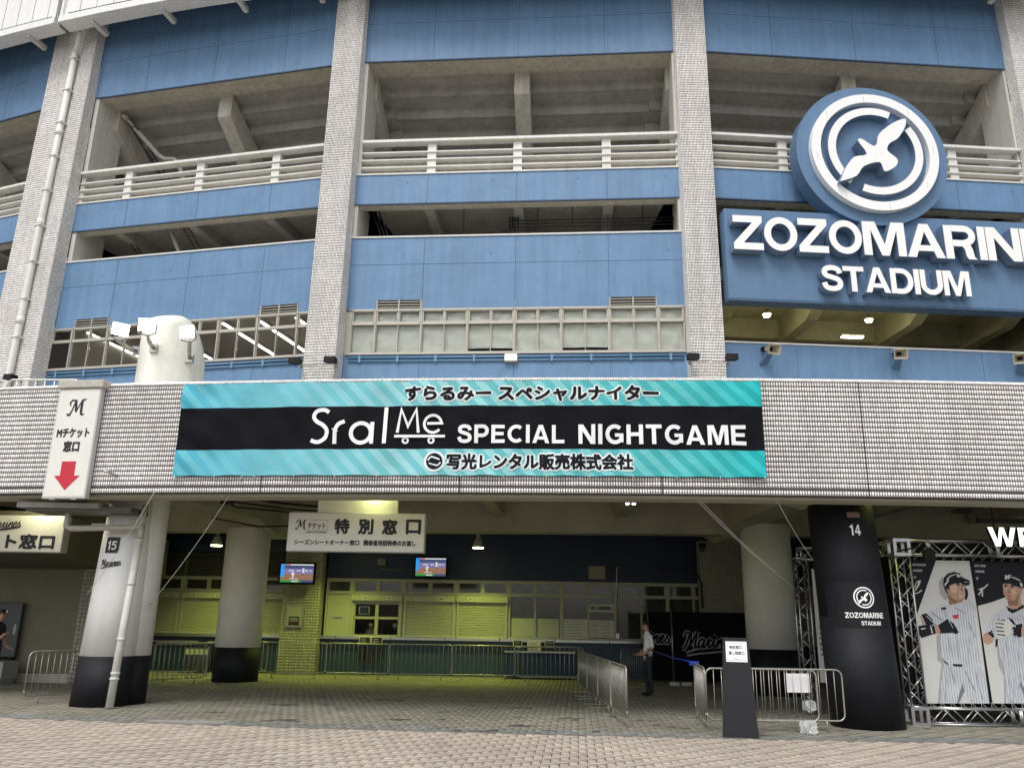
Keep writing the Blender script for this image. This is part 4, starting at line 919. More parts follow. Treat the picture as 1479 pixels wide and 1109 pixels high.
# right-hand dark end of the concourse
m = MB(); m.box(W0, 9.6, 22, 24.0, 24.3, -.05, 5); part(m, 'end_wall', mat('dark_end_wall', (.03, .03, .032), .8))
m = MB(); m.box(W0, -24, -14.1, 27.5, 28, -.05, 5); part(m, 'end_wall', beige)

# ================================================================== SIGNS ON THE FACADE
F = BAY[2]
SG = thing('stadium_sign', 'large blue sign board with raised white letters ZOZOMARINE STADIUM', 'sign', tuple(F(0, .6, 12.3)), F.ang)
m = MB(); m.box(F, -5.85, 6.0, .45, 1.0, 12.1, 15.38); m.build('sign_board', sblue, SG, bevel=.02)
m = MB(); m.box(F, -5.85, 6.0, .5, 1.02, 12.02, 12.1); m.build('lower_rim', mat('sign_rim', (.05, .10, .18), .5), SG)
for t in (-4, 0, 4): m = MB(); m.box(F, t-.06, t+.06, -.3, .46, 12.5, 12.62); m.build('bracket', steel, SG)
side_c = mat('letter_side', (.15, .22, .33), .5)
lface = mat('letter_face', (.86, .86, .85), .4, noise=.03)
ps = []
bold_word(None, F, 'ZOZOMARINE', -5.72, 5.36, 13.68, 14.92, 1.04, 1.42, 0, 1, gap=.025, eps=.003, parts=ps, wide=dict(M=1.22, A=1.2, R=1.16, I=1.1, N=1.2, E=1.2))
bold_word(None, F, 'STADIUM', -2.80, 2.32, 12.36, 13.26, 1.04, 1.36, 0, 1, gap=.03, eps=.003, parts=ps)
for c, m in ps: m.build('letter', [lface, side_c], SG)
EM = thing('seagull_emblem', 'round blue disc with white rings and a flying white seagull above the sign', 'emblem', tuple(F(-.42, 1.2, 17.7)), F.ang)
ez, et = 17.64, -.47
m = MB(); m.disc(F, et, ez, 2.72, .55, 1.18, 72, 0); m.build('disc', sblue, EM)
m = MB(); m.disc(F, et, ez, 2.28, 1.18, 1.42, 72, 0, None, 1.95)
m.build('outer_ring', [lface], EM)
for a0, a1 in ((66, 232), (-112, 37)):
    m = MB(); arc_ring(m, F, et-.01, ez, 1.42, 1.70, a0, a1, 1.18, 1.46, 40, 0, 1); m.build('inner_ring', [lface, side_c], EM)
BIRD = spline(SEAGULL[0:12], 3)[:-1]+spline(SEAGULL[11:]+SEAGULL[:1], 3)[:-1]
m = MB(); m.prism(F, BIRD, 1.18, 1.66, 0, 1); m.build('seagull', [lface, side_c], EM)
m = MB()
for a in (5, 50, 96, 140, 188, 235, 278, 325): m.box(F, et+2.115*math.cos(R(a))-.006, et+2.115*math.cos(R(a))+.006, 1.421, 1.423, ez+2.115*math.sin(R(a))-.15, ez+2.115*math.sin(R(a))+.15)
m.build('panel_joints', mat('pale_joint', (.5, .5, .5), .7), EM, kind='stuff')
for t, z in ((-1.5, 16.9), (.6, 16.9), (-1.5, 18.2), (.6, 18.2)): m = MB(); m.box(F, et+t-.1, et+t+.9, -.2, .3, z, z+.12); m.build('bracket', steel, EM)

# ------------------------------------------------------------------ banner
BR = 100.262; BA = -7.81
def ripple(s, z):
    return 1.6*(.010*math.sin(s*2.3+z*3.1)*math.sin(z*1.9+.5)+.009*math.sin(s*5.1-z*4.0)+.006*math.sin(s*9.0+z*6.5+1)+.003*math.exp(-((s-10.4)**2)/.6)*math.sin(z*9)+.010*math.exp(-((s-.3)**2)/.3)*math.sin(z*11+s*5))+.012
def BF(s, o, z):
    sag = -.018*math.sin(s*math.pi*2/1.6)**2*(1 if z > 5.9 else (.6 if z < 4.5 else 0))
    return pol(BA+math.degrees(s/BR), BR+ripple(s, z)+o, z+sag*(1 if z > 5.9 else -1))
bm_ = bpy.data.materials.new('banner_print'); bm_.use_nodes = True; nt = bm_.node_tree; L = nt.links; b = nt.nodes['Principled BSDF']; b.inputs['Roughness'].default_value = .62; b.inputs['Specular IOR Level'].default_value = .04
uv = nt.nodes.new('ShaderNodeUVMap'); sp = nt.nodes.new('ShaderNodeSeparateXYZ'); L.new(uv.outputs[0], sp.inputs[0])
def mth(op, a, b_=None, c_=None):
    n = nt.nodes.new('ShaderNodeMath'); n.operation = op
    for i, x in enumerate((a, b_, c_)):
        if x is None: continue
        if isinstance(x, (int, float)): n.inputs[i].default_value = x
        else: L.new(x, n.inputs[i])
    return n.outputs[0]
S_, Z_ = sp.outputs[0], sp.outputs[1]
diag = mth('MODULO', mth('ADD', mth('ADD', S_, mth('MULTIPLY', Z_, .95)), 10), .36)
band = mth('LESS_THAN', diag, .18)
black_b = mth('MULTIPLY', mth('GREATER_THAN', Z_, 4.79), mth('LESS_THAN', Z_, 5.62))
topz = mth('GREATER_THAN', Z_, 5.62)
# printed colour runs from sky blue at the left to teal at the right
ramp = nt.nodes.new('ShaderNodeValToRGB'); L.new(mth('DIVIDE', S_, 11.15), ramp.inputs[0])
ramp.color_ramp.elements[0].color = (.14, .46, .55, 1); ramp.color_ramp.elements[1].color = (.02, .36, .37, 1)
e = ramp.color_ramp.elements.new(.45); e.color = (.17, .48, .52, 1)
ramp2 = nt.nodes.new('ShaderNodeValToRGB'); L.new(mth('DIVIDE', S_, 11.15), ramp2.inputs[0])
ramp2.color_ramp.elements[0].color = (.07, .37, .49, 1); ramp2.color_ramp.elements[1].color = (.03, .46, .48, 1)
e = ramp2.color_ramp.elements.new(.45); e.color = (.33, .62, .64, 1); e = ramp2.color_ramp.elements.new(.8); e.color = (.16, .52, .52, 1)
def mixc(f, a, c_):
    n = nt.nodes.new('ShaderNodeMix'); n.data_type = 'RGBA'; L.new(f, n.inputs[0])
    for i, x in ((6, a), (7, c_)):
        if isinstance(x, tuple): n.inputs[i].default_value = x
        else: L.new(x, n.inputs[i])
    return n.outputs[2]
c1 = mixc(band, ramp.outputs[0], ramp2.outputs[0]); c2 = mixc(black_b, c1, (.009, .0095, .012, 1)); L.new(c2, b.inputs['Base Color'])
nz = nt.nodes.new('ShaderNodeTexNoise'); nz.inputs['Scale'].default_value = 1.6; nz.inputs['Detail'].default_value = 3; nz.inputs['Distortion'].default_value = .4; L.new(uv.outputs[0], nz.inputs['Vector'])
bp = nt.nodes.new('ShaderNodeBump'); bp.inputs['Strength'].default_value = .5; bp.inputs['Distance'].default_value = .08; L.new(nz.outputs[0], bp.inputs['Height']); L.new(bp.outputs[0], b.inputs['Normal'])
BN = thing('banner', 'long turquoise and black cloth banner reading SPECIAL NIGHTGAME tied to the tiled parapet', 'banner', tuple(pol(BA, BR, 4.29)), 0)
nx, nz_ = 340, 56; V_, F_, UVs = [], [], []
for i in range(nx+1):
    for j in range(nz_+1):
        s = 11.15*i/nx; z = 4.29+1.83*j/nz_; V_.append(BF(s, 0, z)); UVs.append((s, z))
m = MB(); m.add(V_, [(i*(nz_+1)+j, (i+1)*(nz_+1)+j, (i+1)*(nz_+1)+j+1, i*(nz_+1)+j+1) for i in range(nx) for j in range(nz_)], 0, True)
o = m.build('cloth', bm_, BN); uvl = o.data.uv_layers.new(name='UVMap')
for lp_ in o.data.loops: uvl.data[lp_.index].uv = UVs[lp_.vertex_index]
glow = mat('banner_pale_print', (.72, .80, .80), .45); bt = mat('banner_black_print', (.012, .011, .014), .6, spec=.08); bw = mat('banner_white_print', (.80, .80, .80), .42)
m = MB()
put_text(m, BF, 'すらるみー スペシャルナイター', 4.48, 9.25, 5.72, 6.0, .008, .17, 0, .0003); put_text(m, BF, 'すらるみー スペシャルナイター', 4.48, 9.25, 5.72, 6.0, .016, .055, 1, .0004); m.build('top_lettering', [glow, bt], BN)
m = MB()
put_text(m, BF, '写光レンタル販売株式会社', 5.33, 8.74, 4.41, 4.69, .008, .17, 0, .0003); put_text(m, BF, '写光レンタル販売株式会社', 5.33, 8.74, 4.41, 4.69, .016, .045, 1, .0004)
m.disc(BF, 5.09, 4.55, .20, .005, .009, 24, 0); m.disc(BF, 5.09, 4.55, .155, .010, .014, 24, 1)
for q in (1, -1): m.stroke(BF, [(5.09+q*x, 4.55+q*y) for x, y in spline([(-.12, .02), (-.06, .085), (.03, .06), (.10, .035)], 4)], .028, .015, .018, 0)
m.build('bottom_lettering', [glow, bt], BN)
ps = []; bold_word(None, BF, 'SPECIAL', 5.51, 7.50, 4.90, 5.245, .010, .020, 0, gap=.15, sw=.21, parts=ps); bold_word(None, BF, 'NIGHTGAME', 7.76, 10.83, 4.885, 5.255, .010, .022, 0, gap=.15, sw=.21, parts=ps)
for c, m in ps: m.build('letter', bw, BN)
m = MB(); q = .075; kk = [0]
def st_(P, w_=q, cl=False): m.stroke(BF, P, w_, .010, .016+.0007*kk[0], 0, None, cl); kk[0] += 1
st_(spline([(3.02, 5.50), (2.92, 5.55), (2.78, 5.53), (2.72, 5.43), (2.78, 5.33), (2.92, 5.25), (3.0, 5.14), (2.97, 5.0), (2.84, 4.92), (2.70, 4.96)], 4))
st_([(3.16, 4.89), (3.16, 5.15)]+spline([(3.16, 5.15), (3.22, 5.26), (3.34, 5.32)], 4))
st_(arcp(3.66, 5.10, .19, .19, 0, 345, 23), q, True); st_([(3.87, 4.89), (3.87, 5.31)]); st_([(4.12, 4.89), (4.12, 5.60)])
st_([(4.36, 5.10), (4.42, 5.55), (4.56, 5.22), (4.71, 5.55), (4.76, 5.10)], .055)
st_([(4.92, 5.28), (5.20, 5.28)]+[p for p in arcp(5.03, 5.27, .165, .165, 10, 320, 16)], .05); st_([(4.31, 5.03), (5.27, 5.03)], .05)
for cx_ in (4.52, 5.01): st_(arcp(cx_, 4.95, .05, .05, 0, 330, 11), .035, True)
m.build('white_lettering', bw, BN)
m = MB()
for i in range(15):
    s = .05+i*.79
    for z0, z1 in ((6.10, 6.20), (4.31, 4.2)): m.tube([BF(s, .01, z0), BF(s+.02, -.02, z1)], .006, 5)
m.build('tie_cords', rope, BN, kind='stuff')

# ------------------------------------------------------------------ guy ropes
for i, (lab, P) in enumerate((('thin white rope from the parapet down to the white column fifteen', [pol(-8.0, 100.25, 4.0), Vector((-8.30, 16.85, 2.10))]),
                 ('white rope from the banner corner tied in a frayed knot behind the column fifteen', [pol(-7.0, 100.28, 4.3), Vector((-7.36, 17.62, 1.93))]),
                 ('white double rope slanting down to the truss behind the black column', [pol(-2.36, 100.25, 4.25), Vector((5.75, 17.0, 2.42))]),
                 ('white rope from the right banner corner to the black column', [pol(-1.45, 100.28, 4.3), Vector((5.95, 16.4, 2.9))]))):
    m = MB(); n = 14
    a, b_ = P; pts = [a.lerp(b_, j/n)-Vector((0, 0, .10*math.sin(math.pi*j/n))) for j in range(n+1)]
    m.tube(pts, .0065, 6)
    if i == 2: m.tube([p+Vector((.03*(1-j/n), -.02, .04*(1-j/n))) for j, p in enumerate(pts)], .0065, 6)
    if i == 1:
        rk = random.Random(2)
        for j in range(14):
            d = Vector((rk.uniform(-1, 1), rk.uniform(-.6, .2), rk.uniform(-1, .8)))*.16; d *= .5+.7*rk.random(); m.tube([b_, b_+d*.6, b_+d+Vector((0, 0, -.04))], [.008, .005, .002], 5)
    single(m, 'guy_rope', rope, lab, 'rope', tuple(P[1]), group='ropes holding the banner')

# ------------------------------------------------------------------ vertical sign on the parapet
VF = RingF(-9.03, 100.22)
o = thing('vertical_sign', 'tall white ticket window sign with a red down arrow on the parapet', 'sign', tuple(VF(0, .2, 3.87)), R(-9.03))
m = MB(); m.box(VF, -.47, .45, .02, .15, 3.86, 6.06); m.build('sign_case', mat('sign_case', (.50, .50, .49), .4), o, bevel=.01)
m = MB(); m.box(VF, -.44, .42, .15, .156, 3.90, 6.03); m.build('sign_face', signw, o)
m = MB(); m.box(VF, -.50, .50, -.16, .20, 6.06, 6.22); m.build('cap_stone', mat('cap_stone', (.45, .42, .37), .8, noise=.2, nscale=9), o, bevel=.02)
m = MB(); logo_m(m, VF, -.20, 5.50, .33, .157); m.build('logo_print', txt, o); m = MB(); put_text(m, VF, 'Mチケット', -.36, .33, 5.06, 5.24, .158, .045); put_text(m, VF, '窓口', -.17, .16, 4.78, 4.98, .158, .05); m.build('print', txt, o)
m = MB(); m.prism(VF, [(-.15, 4.58), (.15, 4.58), (.15, 4.30), (.27, 4.30), (-.0, 4.02), (-.27, 4.30), (-.15, 4.30)], .157, .162); m.build('red_arrow', red, o)
for t in (-.25, .2): m = MB(); m.box(VF, t-.06, t+.06, .04, .14, 3.84, 3.862); m.build('mount_plate', steel, o)
m = MB(); m.tube([VF(.95, -.0, 4.32), VF(.80, .22, 4.38)], .022); single(m, 'pipe_stub', steel, 'short grey pipe stub poking out of the parapet right of the vertical sign', 'pipe', tuple(VF(.95, 0, 4.3)))

# ------------------------------------------------------------------ special window sign hanging under the deck
SF = Frame(-3.21, 17.5, -1.2)
o = thing('hanging_sign', 'wide white special ticket window sign hanging in the middle', 'sign', tuple(SF(0, 0, 3.05)), 0)
m = MB(); m.box(SF, -1.44, 1.44, -.24, 0, 3.05, 3.86); m.build('sign_case', mat('sign_case', (.50, .50, .49), .4), o, bevel=.012)
m = MB(); m.box(SF, -1.42, 1.42, 0, .005, 3.07, 3.84); m.build('sign_face', signw, o)
m = MB(); m.box(SF, -.85, .84, -.20, -.05, 3.86, 5.0); m.build('hanger_panel', signw, o)
m = MB(); logo_m(m, SF, -1.27, 3.50, .20, .006); m.build('logo_print', txt, o); m = MB(); put_text(m, SF, 'チケット', -1.02, -.65, 3.51, 3.64, .007, .03)
for q in ((-1.03, -.60, 3.695, 3.70), (-1.03, -.60, 3.48, 3.485), (-.605, -.60, 3.48, 3.70)): m.box(SF, q[0], q[1], .006, .008, q[2], q[3])
put_text(m, SF, 'CHIBA LOTTE MARINES', -1.05, -.62, 3.43, 3.46, .007, .05)
m.build('small_print', txt, o)
for c, t in (('特', -.30), ('別', .20), ('窓', .70), ('口', 1.20)): m = MB(); put_text(m, SF, c, t-.145, t+.145, 3.43+(.01 if c == '口' else 0), 3.72, .007, .055); m.build('character', txt, o)
m = MB(); put_text(m, SF, 'シーズンシートオーナー窓口', -1.27, .08, 3.19, 3.29, .007, .05); put_text(m, SF, '関係者用招待券のお渡し', .18, 1.26, 3.185, 3.295, .007, .05)
m.build('print', txt, o)
# left sign
LF = Frame(-10.0, 19.0, 0)
o = thing('hanging_sign', 'white Marines ticket window sign cut off at the left edge', 'sign', tuple(LF(-2, 0, 3.04)), 0)
m = MB(); m.box(LF, -5, -.10, -.28, 0, 3.04, 3.86); m.build('sign_case', mat('sign_case', (.50, .50, .49), .4), o, bevel=.012); m = MB(); m.box(LF, -4.98, -.12, 0, .005, 3.06, 3.84); m.build('sign_face', signw, o)
m = MB(); marines(m, LF, -1.87, 3.54, .80, .25, .07, .006, 0, None, .095); m.build('script_print', txt, o); m = MB(); put_text(m, LF, 'Mチケット窓口', -3.05, -.28, 3.12, 3.43, .007, .055); m.build('print', txt, o)
# ledge, pipes and cables above column fifteen
o = thing('cable_tray', 'grey concrete ledge tray under the vertical sign above column fifteen', 'ledge', (-8.8, 16.6, 3.75), 0)
m = MB(); m.box(W0, -9.85, -8.22, 16.6, 17.3, 3.76, 3.86); m.build('tray', mat('ledge_grey', (.33, .33, .31), .8, noise=.2, nscale=6), o)
m = MB(); m.loft(W0, [[(-9.7, 16.7, 3.70), (-9.7, 17.3, 3.70), (-9.7, 17.3, 3.76), (-9.7, 16.7, 3.76)], [(-7.6, 16.7, 3.70), (-7.6, 17.6, 3.70), (-7.6, 17.6, 3.80), (-7.6, 16.7, 3.80)]]); m.build('lower_plate', mat('ledge_dark', (.12, .115, .10), .7), o)
ppm = mat('beige_pipe', (.42, .40, .34), .5, noise=.1)
o = thing('drain_pipe', 'beige drain pipe bending along and down the front of column fifteen', 'pipe', (-7.45, 17.1, 0), 0)
m = MB(); m.tube([(-8.95, 16.9, 3.75), (-8.95, 16.9, 3.42), (-8.85, 16.9, 3.38), (-7.72, 17.0, 3.43), (-7.55, 17.05, 3.45), (-7.50, 17.05, 3.55), (-7.50, 17.1, 3.9)], .06, 12); m.build('pipe', ppm, o)
m = MB(); m.tube([(-7.50, 17.06, 3.5), (-7.50, 17.05, 3.2)], .065, 12); m.build('pipe', ppm, o)
m = MB(); m.tube([(-7.51, 17.04, 3.2), (-7.56, 16.86, .02)], .075, 14); m.build('downpipe', mat('white_pipe', (.62, .62, .57), .45, noise=.08), o)
m = MB()
for z in (3.15, 2.3, 1.25, .62, .52): q = (3.2-z)/3.15; m.tube([(-7.51-.05*q, 17.04-.18*q, z), (-7.51-.05*q, 17.04-.18*q, z+.04)], .088, 14)
m.build('pipe_collars', mat('white_pipe', (.62, .62, .57), .45), o, kind='stuff')
o = thing('strip_light', 'lit white tube lamp tucked left of column fifteen', 'strip light', (-8.4, 17.6, 3.5), 0)
m = MB(); m.box(W0, -8.75, -8.05, 17.5, 17.6, 3.50, 3.55); m.build('housing', white, o); m = MB(); m.tube([(-8.7, 17.55, 3.475), (-8.1, 17.55, 3.475)], .025, 8); m.build('lit_tube', tube_l, o)
# cables strung along the deck ceiling, left
cab = mat('black_cable', (.015, .015, .016), .6)
o = thing('ceiling_conduits', 'dark cables and conduits under the deck between column fifteen and the grey column', 'cables', (-6.5, 18, 4.4), 0)
for i, P in enumerate(([(-6.9, 17.2, 4.35), (-6.2, 18.2, 4.28), (-5.4, 19.5, 4.3), (-4.6, 21, 4.4), (-4.0, 23, 4.5)], [(-6.95, 17.4, 4.30), (-6.1, 18.6, 4.18), (-5.3, 20, 4.22), (-4.5, 21.5, 4.35), (-3.8, 23.2, 4.4)], [(-6.9, 17.0, 4.45), (-6.4, 17.8, 4.2), (-6.2, 18.8, 4.1), (-5.0, 20.2, 4.15), (-3.5, 22, 4.3)], [(-5.2, 16.2, 4.42), (-4.8, 17.3, 4.3), (-4.4, 18.8, 4.32), (-3.3, 21, 4.4)], [(-7.5, 21, 4.1), (-6.6, 22, 4.0), (-5.5, 23.4, 4.2)])):
    m = MB(); m.tube(P, .022 if i else .03, 7); m.build('cable', cab, o)
m = MB(); m.box(W0, -6.4, -6.15, 18.3, 18.5, 4.1, 4.3); m.build('junction_box', cab, o)
# numbers and print on columns
def wrapF(cx_, cy_, rb, rt, ztop, top, a0):
    def f(t, o, z):
        q = z/ztop; rad = rb+(rt-rb)*q+o; a = R(a0)+t/rad
        return Vector((cx_+top[0]*q+rad*math.sin(a), cy_+top[1]*q-rad*math.cos(a), z))
    return f
F15 = wrapF(-8.06, 17.52, .54, .49, 4.1, (.04, .26), -8)
o = thing('column_number', 'small black plate with white number fifteen on the white column', 'number plate', tuple(F15(-.05, .02, 3.1)), 0)
m = MB()
for i in range(4): m.box(F15, -.17+i*.075, -.17+(i+1)*.075, .004, .010, 2.93, 3.25)
bold_word(m, F15, '15', -.12, .08, 2.99, 3.18, .012, .014, 1, gap=.16, sw=.17); m.build('plate', [txt, wht], o)
m = MB(); marines(m, F15, -.23, 2.66, .47, .15, .08, .008, 0, None, .10); single(m, 'column_lettering', txt, 'black Marines script on the white column', 'lettering', tuple(F15(0, .02, 2.6)))
F14 = wrapF(6.52, 16.0, .63, .60, 4.0, (-.04, .30), -6)
m = MB(); bold_word(m, F14, '14', -.04, .16, 3.37, 3.57, .006, .008, 0, gap=.2, sw=.14); single(m, 'column_number', wht, 'white number fourteen painted high on the black column', 'number', tuple(F14(0, .02, 3.4)))
o = thing('column_emblem', 'white seagull emblem and stadium name printed on the black column', 'emblem', tuple(F14(.1, .02, 1.9)), 0)
m = MB()
for i in range(12): m.box(F14, -.66+i*.11, -.66+(i+1)*.11, .0045, .0055, 1.70, 2.52)
m.build('print_patch', mat('black_sheet', (.012, .013, .016), .6, spec=.15), o)
m = MB(); s_ = .095; tc, zc = .05, 2.24
arc_ring(m, F14, tc, zc, .165, .19, 0, 360, .007, .009, 32); arc_ring(m, F14, tc, zc, .12, .14, 66, 232, .007, .009, 16); arc_ring(m, F14, tc, zc, .12, .14, -112, 37, .007, .009, 16)
m.prism(F14, [(tc+(a+.47)*.083, zc+(b_-17.64)*.083) for a, b_ in SEAGULL], .007, .010)
bold_word(m, F14, 'ZOZOMARINE', -.32, .40, 1.88, 1.975, .007, .009, 0); bold_word(m, F14, 'STADIUM', -.06, .31, 1.755, 1.825, .007, .009, 0); m.build('print', wht, o)
m = MB(); m.box(F14, -.06, .18, .005, .03, 3.70, 3.80); single(m, 'name_plate', mat('dull_red_plate', (.12, .07, .06), .5), 'small dull plate at the top of the black column', 'plate', tuple(F14(0, .02, 3.75)))

# ================================================================== VENT STACK AND FLOODLIGHTS
VS = (-8.17, 19.0)
o = thing('vent_stack', 'fat white vent stack with a slanted round top behind the parapet', 'vent', (VS[0], VS[1], 5.5), 0)
m = MB(); n = 48; secs = []
for i in range(15):
    q = i/14; ring_ = []
    for j in range(n):
        a = 2*math.pi*j/n; x = VS[0]+.75*math.cos(a); y = VS[1]+.75*math.sin(a)
        u = (math.cos(a-R(38))+.15)/1.15; zt = 8.50-(.16*max(0, u)+.95*max(0, u)**2.2 if u > 0 else -.0+.12*abs(u)**1.5)
        ring_.append((x, y, 5.3+(zt-5.3)*q))
    secs.append(ring_)
inner_ = [(VS[0]+(x-VS[0])*.82, VS[1]+(y-VS[1])*.82, z+.02) for x, y, z in secs[-1]]
secs.append(inner_); secs.append([(VS[0], VS[1], z-.2) for x, y, z in inner_])
m.loft(W0, secs, 0, True, True); m.build('stack', mat('stack_paint', (.80, .79, .72), .55, noise=.10, nscale=2.5, bump=.3, bscale=18, streak=.08), o)
def floodlight(loc, yaw, pitch, lab, base):
    o = thing('floodlight', lab, 'floodlight', loc, 0, group='lit floodlights on the vent stack')
    Rm = Matrix.Translation(loc) @ Matrix.Rotation(R(yaw), 4, 'Z') @ Matrix.Rotation(R(pitch), 4, 'X') @ Matrix.Scale(.84, 4)
    G = lambda t, o_, z: Rm @ Vector((t, -o_, z))
    m = MB(); m.loft(G, [[(-.17, -.10, -.12), (.17, -.10, -.12), (.17, -.10, .12), (-.17, -.10, .12)], [(-.22, .0, -.17), (.22, .0, -.17), (.22, .0, .17), (-.22, .0, .17)], [(-.23, .05, -.18), (.23, .05, -.18), (.23, .05, .18), (-.23, .05, .18)]]); m.build('housing', steel, o, bevel=.01)
    m = MB(); m.box(G, -.21, .21, .05, .056, -.16, .16); m.build('lit_glass', flood, o)
    m = MB(); m.tube([G(-.24, -.02, 0), G(-.22, -.02, -.22), G(0, -.04, -.29), G(.22, -.02, -.22), G(.24, -.02, 0)], .016, 6); m.build('yoke', steel, o)
    m = MB(); b_ = Vector(base); g0 = G(0, -.04, -.29); m.tube([g0, (g0+b_)/2+Vector((0, 0, -.04)), b_], .045, 8); m.box(W0, b_.x-.09, b_.x+.09, b_.y-.05, b_.y+.04, b_.z-.1, b_.z+.1); m.build('bracket', steel, o)
    a = G(0, .25, 0); d = (G(0, 1, 0)-G(0, 0, 0)).normalized()
    light('flood_light', 'SPOT', a, 60, (1, .95, .8), .15, (-d).to_track_quat('Z', 'Y').to_euler(), o, 140)
floodlight((-8.98, 17.9, 7.98), 42, 8, 'lit square floodlight on the left of the vent stack, turned to the left', (-8.85, 18.6, 7.7))
floodlight((-8.30, 17.75, 8.05), 6, 12, 'lit square floodlight in the middle, facing forward from the vent stack', (-8.30, 18.25, 7.65))
floodlight((-7.38, 17.8, 7.92), -14, 16, 'lit square floodlight on the right of the vent stack', (-7.55, 18.5, 7.5))

def small_flood(F, t, z, lab, base_o, mid):
    o = thing('small_floodlight', lab, 'floodlight', tuple(F(t, base_o, z)), F.ang, group='small dark floodlights at the foot of the tiled piers')
    m = MB(); m.loft(F, [[(t-.17, base_o+.32, z-.05), (t+.17, base_o+.32, z-.05), (t+.17, base_o+.32, z+.10), (t-.17, base_o+.32, z+.10)], [(t-.19, base_o+.66, z-.09), (t+.19, base_o+.66, z-.09), (t+.19, base_o+.62, z+.12), (t-.19, base_o+.62, z+.12)]]); m.build('lamp_head', rubber, o)
    m = MB(); m.tube([F(t, base_o+.4, z), F(t, base_o, z+.03)], .03); m.box(F, t-.06, t+.06, base_o-.02, base_o+.04, z-.08, z+.12); m.build('arm', steel, o)
    m = MB(); m.tube([F(t, base_o+.02, z+.05), F(mid, base_o+.02, z+.05)], .018, 6); m.build('conduit', frame_m, o)
pr = proud(10.3)
small_flood(F0, -.55, 9.95, 'small dark floodlight at the left edge on the wide tiled pier', pr, 0); small_flood(F0, .55, 9.95, 'small dark floodlight right of the downpipe on the wide tiled pier', pr, .1)
small_flood(pf[1], -.62, 9.95, 'small dark floodlight on the left corner of the second tiled pier', pr, 0); small_flood(pf[1], .62, 9.95, 'small dark floodlight on the right corner of the second tiled pier', pr, .1)
small_flood(pf[2], -.62, 9.95, 'small dark floodlight on the left corner of the pier beside the sign', pr, 0); small_flood(pf[2], .62, 9.95, 'small dark floodlight on the right corner of the pier beside the sign', pr, .1)
def horn(t, z, yaw, lab):
    F = BAY[2]; loc = F(t, .1, z); o = thing('horn_speaker', lab, 'loudspeaker', tuple(loc), F.ang+R(yaw), group='horn loudspeakers on the blue wall under the sign')
    Rm = Matrix.Translation(F(t, .55, z+.02)) @ Matrix.Rotation(F.ang+R(yaw), 4, 'Z') @ Matrix.Rotation(R(18), 4, 'X'); G = lambda a, b_, c: Rm @ Vector((a, -b_, c))
    hm = mat('horn_beige', (.42, .38, .30), .5)
    sq = lambda w_, h_, o_: [(-w_, o_, -h_), (w_, o_, -h_), (w_, o_, h_), (-w_, o_, h_)]
    m = MB(); m.loft(G, [sq(.07, .06, -.28), sq(.10, .08, -.05), sq(.22, .17, .22)], 0, False); m.loft(G, [sq(.225, .175, .22), sq(.2, .15, .221), sq(.08, .06, -.03)], 0, False); m.build('horn', hm, o)
    m = MB(); m.box(G, -.08, .08, -.05, -.04, -.06, .06); m.tube([G(0, -.5, 0), G(0, -.28, 0)], .09, 12); m.build('driver', rubber, o)
    m = MB(); m.loft(G, [[(-.10, -.1, -.12), (.10, -.1, -.12), (.10, .02, -.12), (-.10, .02, -.12)], [(-.13, -.52, -.62), (.13, -.52, -.62), (.13, -.44, -.62), (-.13, -.44, -.62)]]); m.build('bracket', sblue, o)
horn(-4.37, 10.5, 12, 'horn loudspeaker on the blue wall nearest to the tiled pier'); horn(.02, 10.5, -14, 'middle horn loudspeaker on the blue wall under the sign'); horn(4.25, 10.5, -30, 'horn loudspeaker at the right edge of the photo')
F = BAY[1]; o = thing('wall_lamp', 'small lit box lamp on the blue wall above the banner middle', 'lamp', tuple(F(-.03, .1, 10.3)), F.ang)
m = MB(); m.box(F, -.24, .22, .02, .20, 10.18, 10.46); m.build('housing', mat('lamp_beige', (.5, .48, .4), .4), o, bevel=.04)
m = MB(); m.box(F, -.20, .18, .20, .215, 10.24, 10.43); m.build('lit_glass', mat('lit_wall_lamp', (1, 1, 1), .4, emit=(1, .95, .78), est=2.2), o)
# railing piece and small black dome behind the parapet
o = thing('deck_rail', 'low white tube rail standing behind the parapet left of the vertical sign', 'rail', (-10, 16.9, 6.1), 0)
for a, b_ in ((-10.75, -9.2),):
    m = MB(); m.tube([(a-.05, 17.0, 6.1), (a, 17.0, 6.42), (a+.1, 17.0, 6.5), (b_-.1, 17.0, 6.52), (b_, 17.0, 6.44), (b_, 17.0, 6.1)], .022, 8); m.build('top_rail', white, o)
    for i in range(7): m = MB(); m.tube([(a+.2+i*.2, 17.0, 6.1), (a+.2+i*.2, 17.0, 6.5)], .013, 6); m.build('bar', white, o)
m = MB(); m.cyl(W0, -4.95, 17.5, 6.1, 6.52, .10, 14, 0, True, .05); m.tube([(-5.1, 17.5, 6.4), (-4.8, 17.5, 6.4)], .06, 8); single(m, 'small_projector', rubber, 'small dark lamp peeking over the parapet above the banner', 'lamp', (-4.95, 17.5, 6.1))

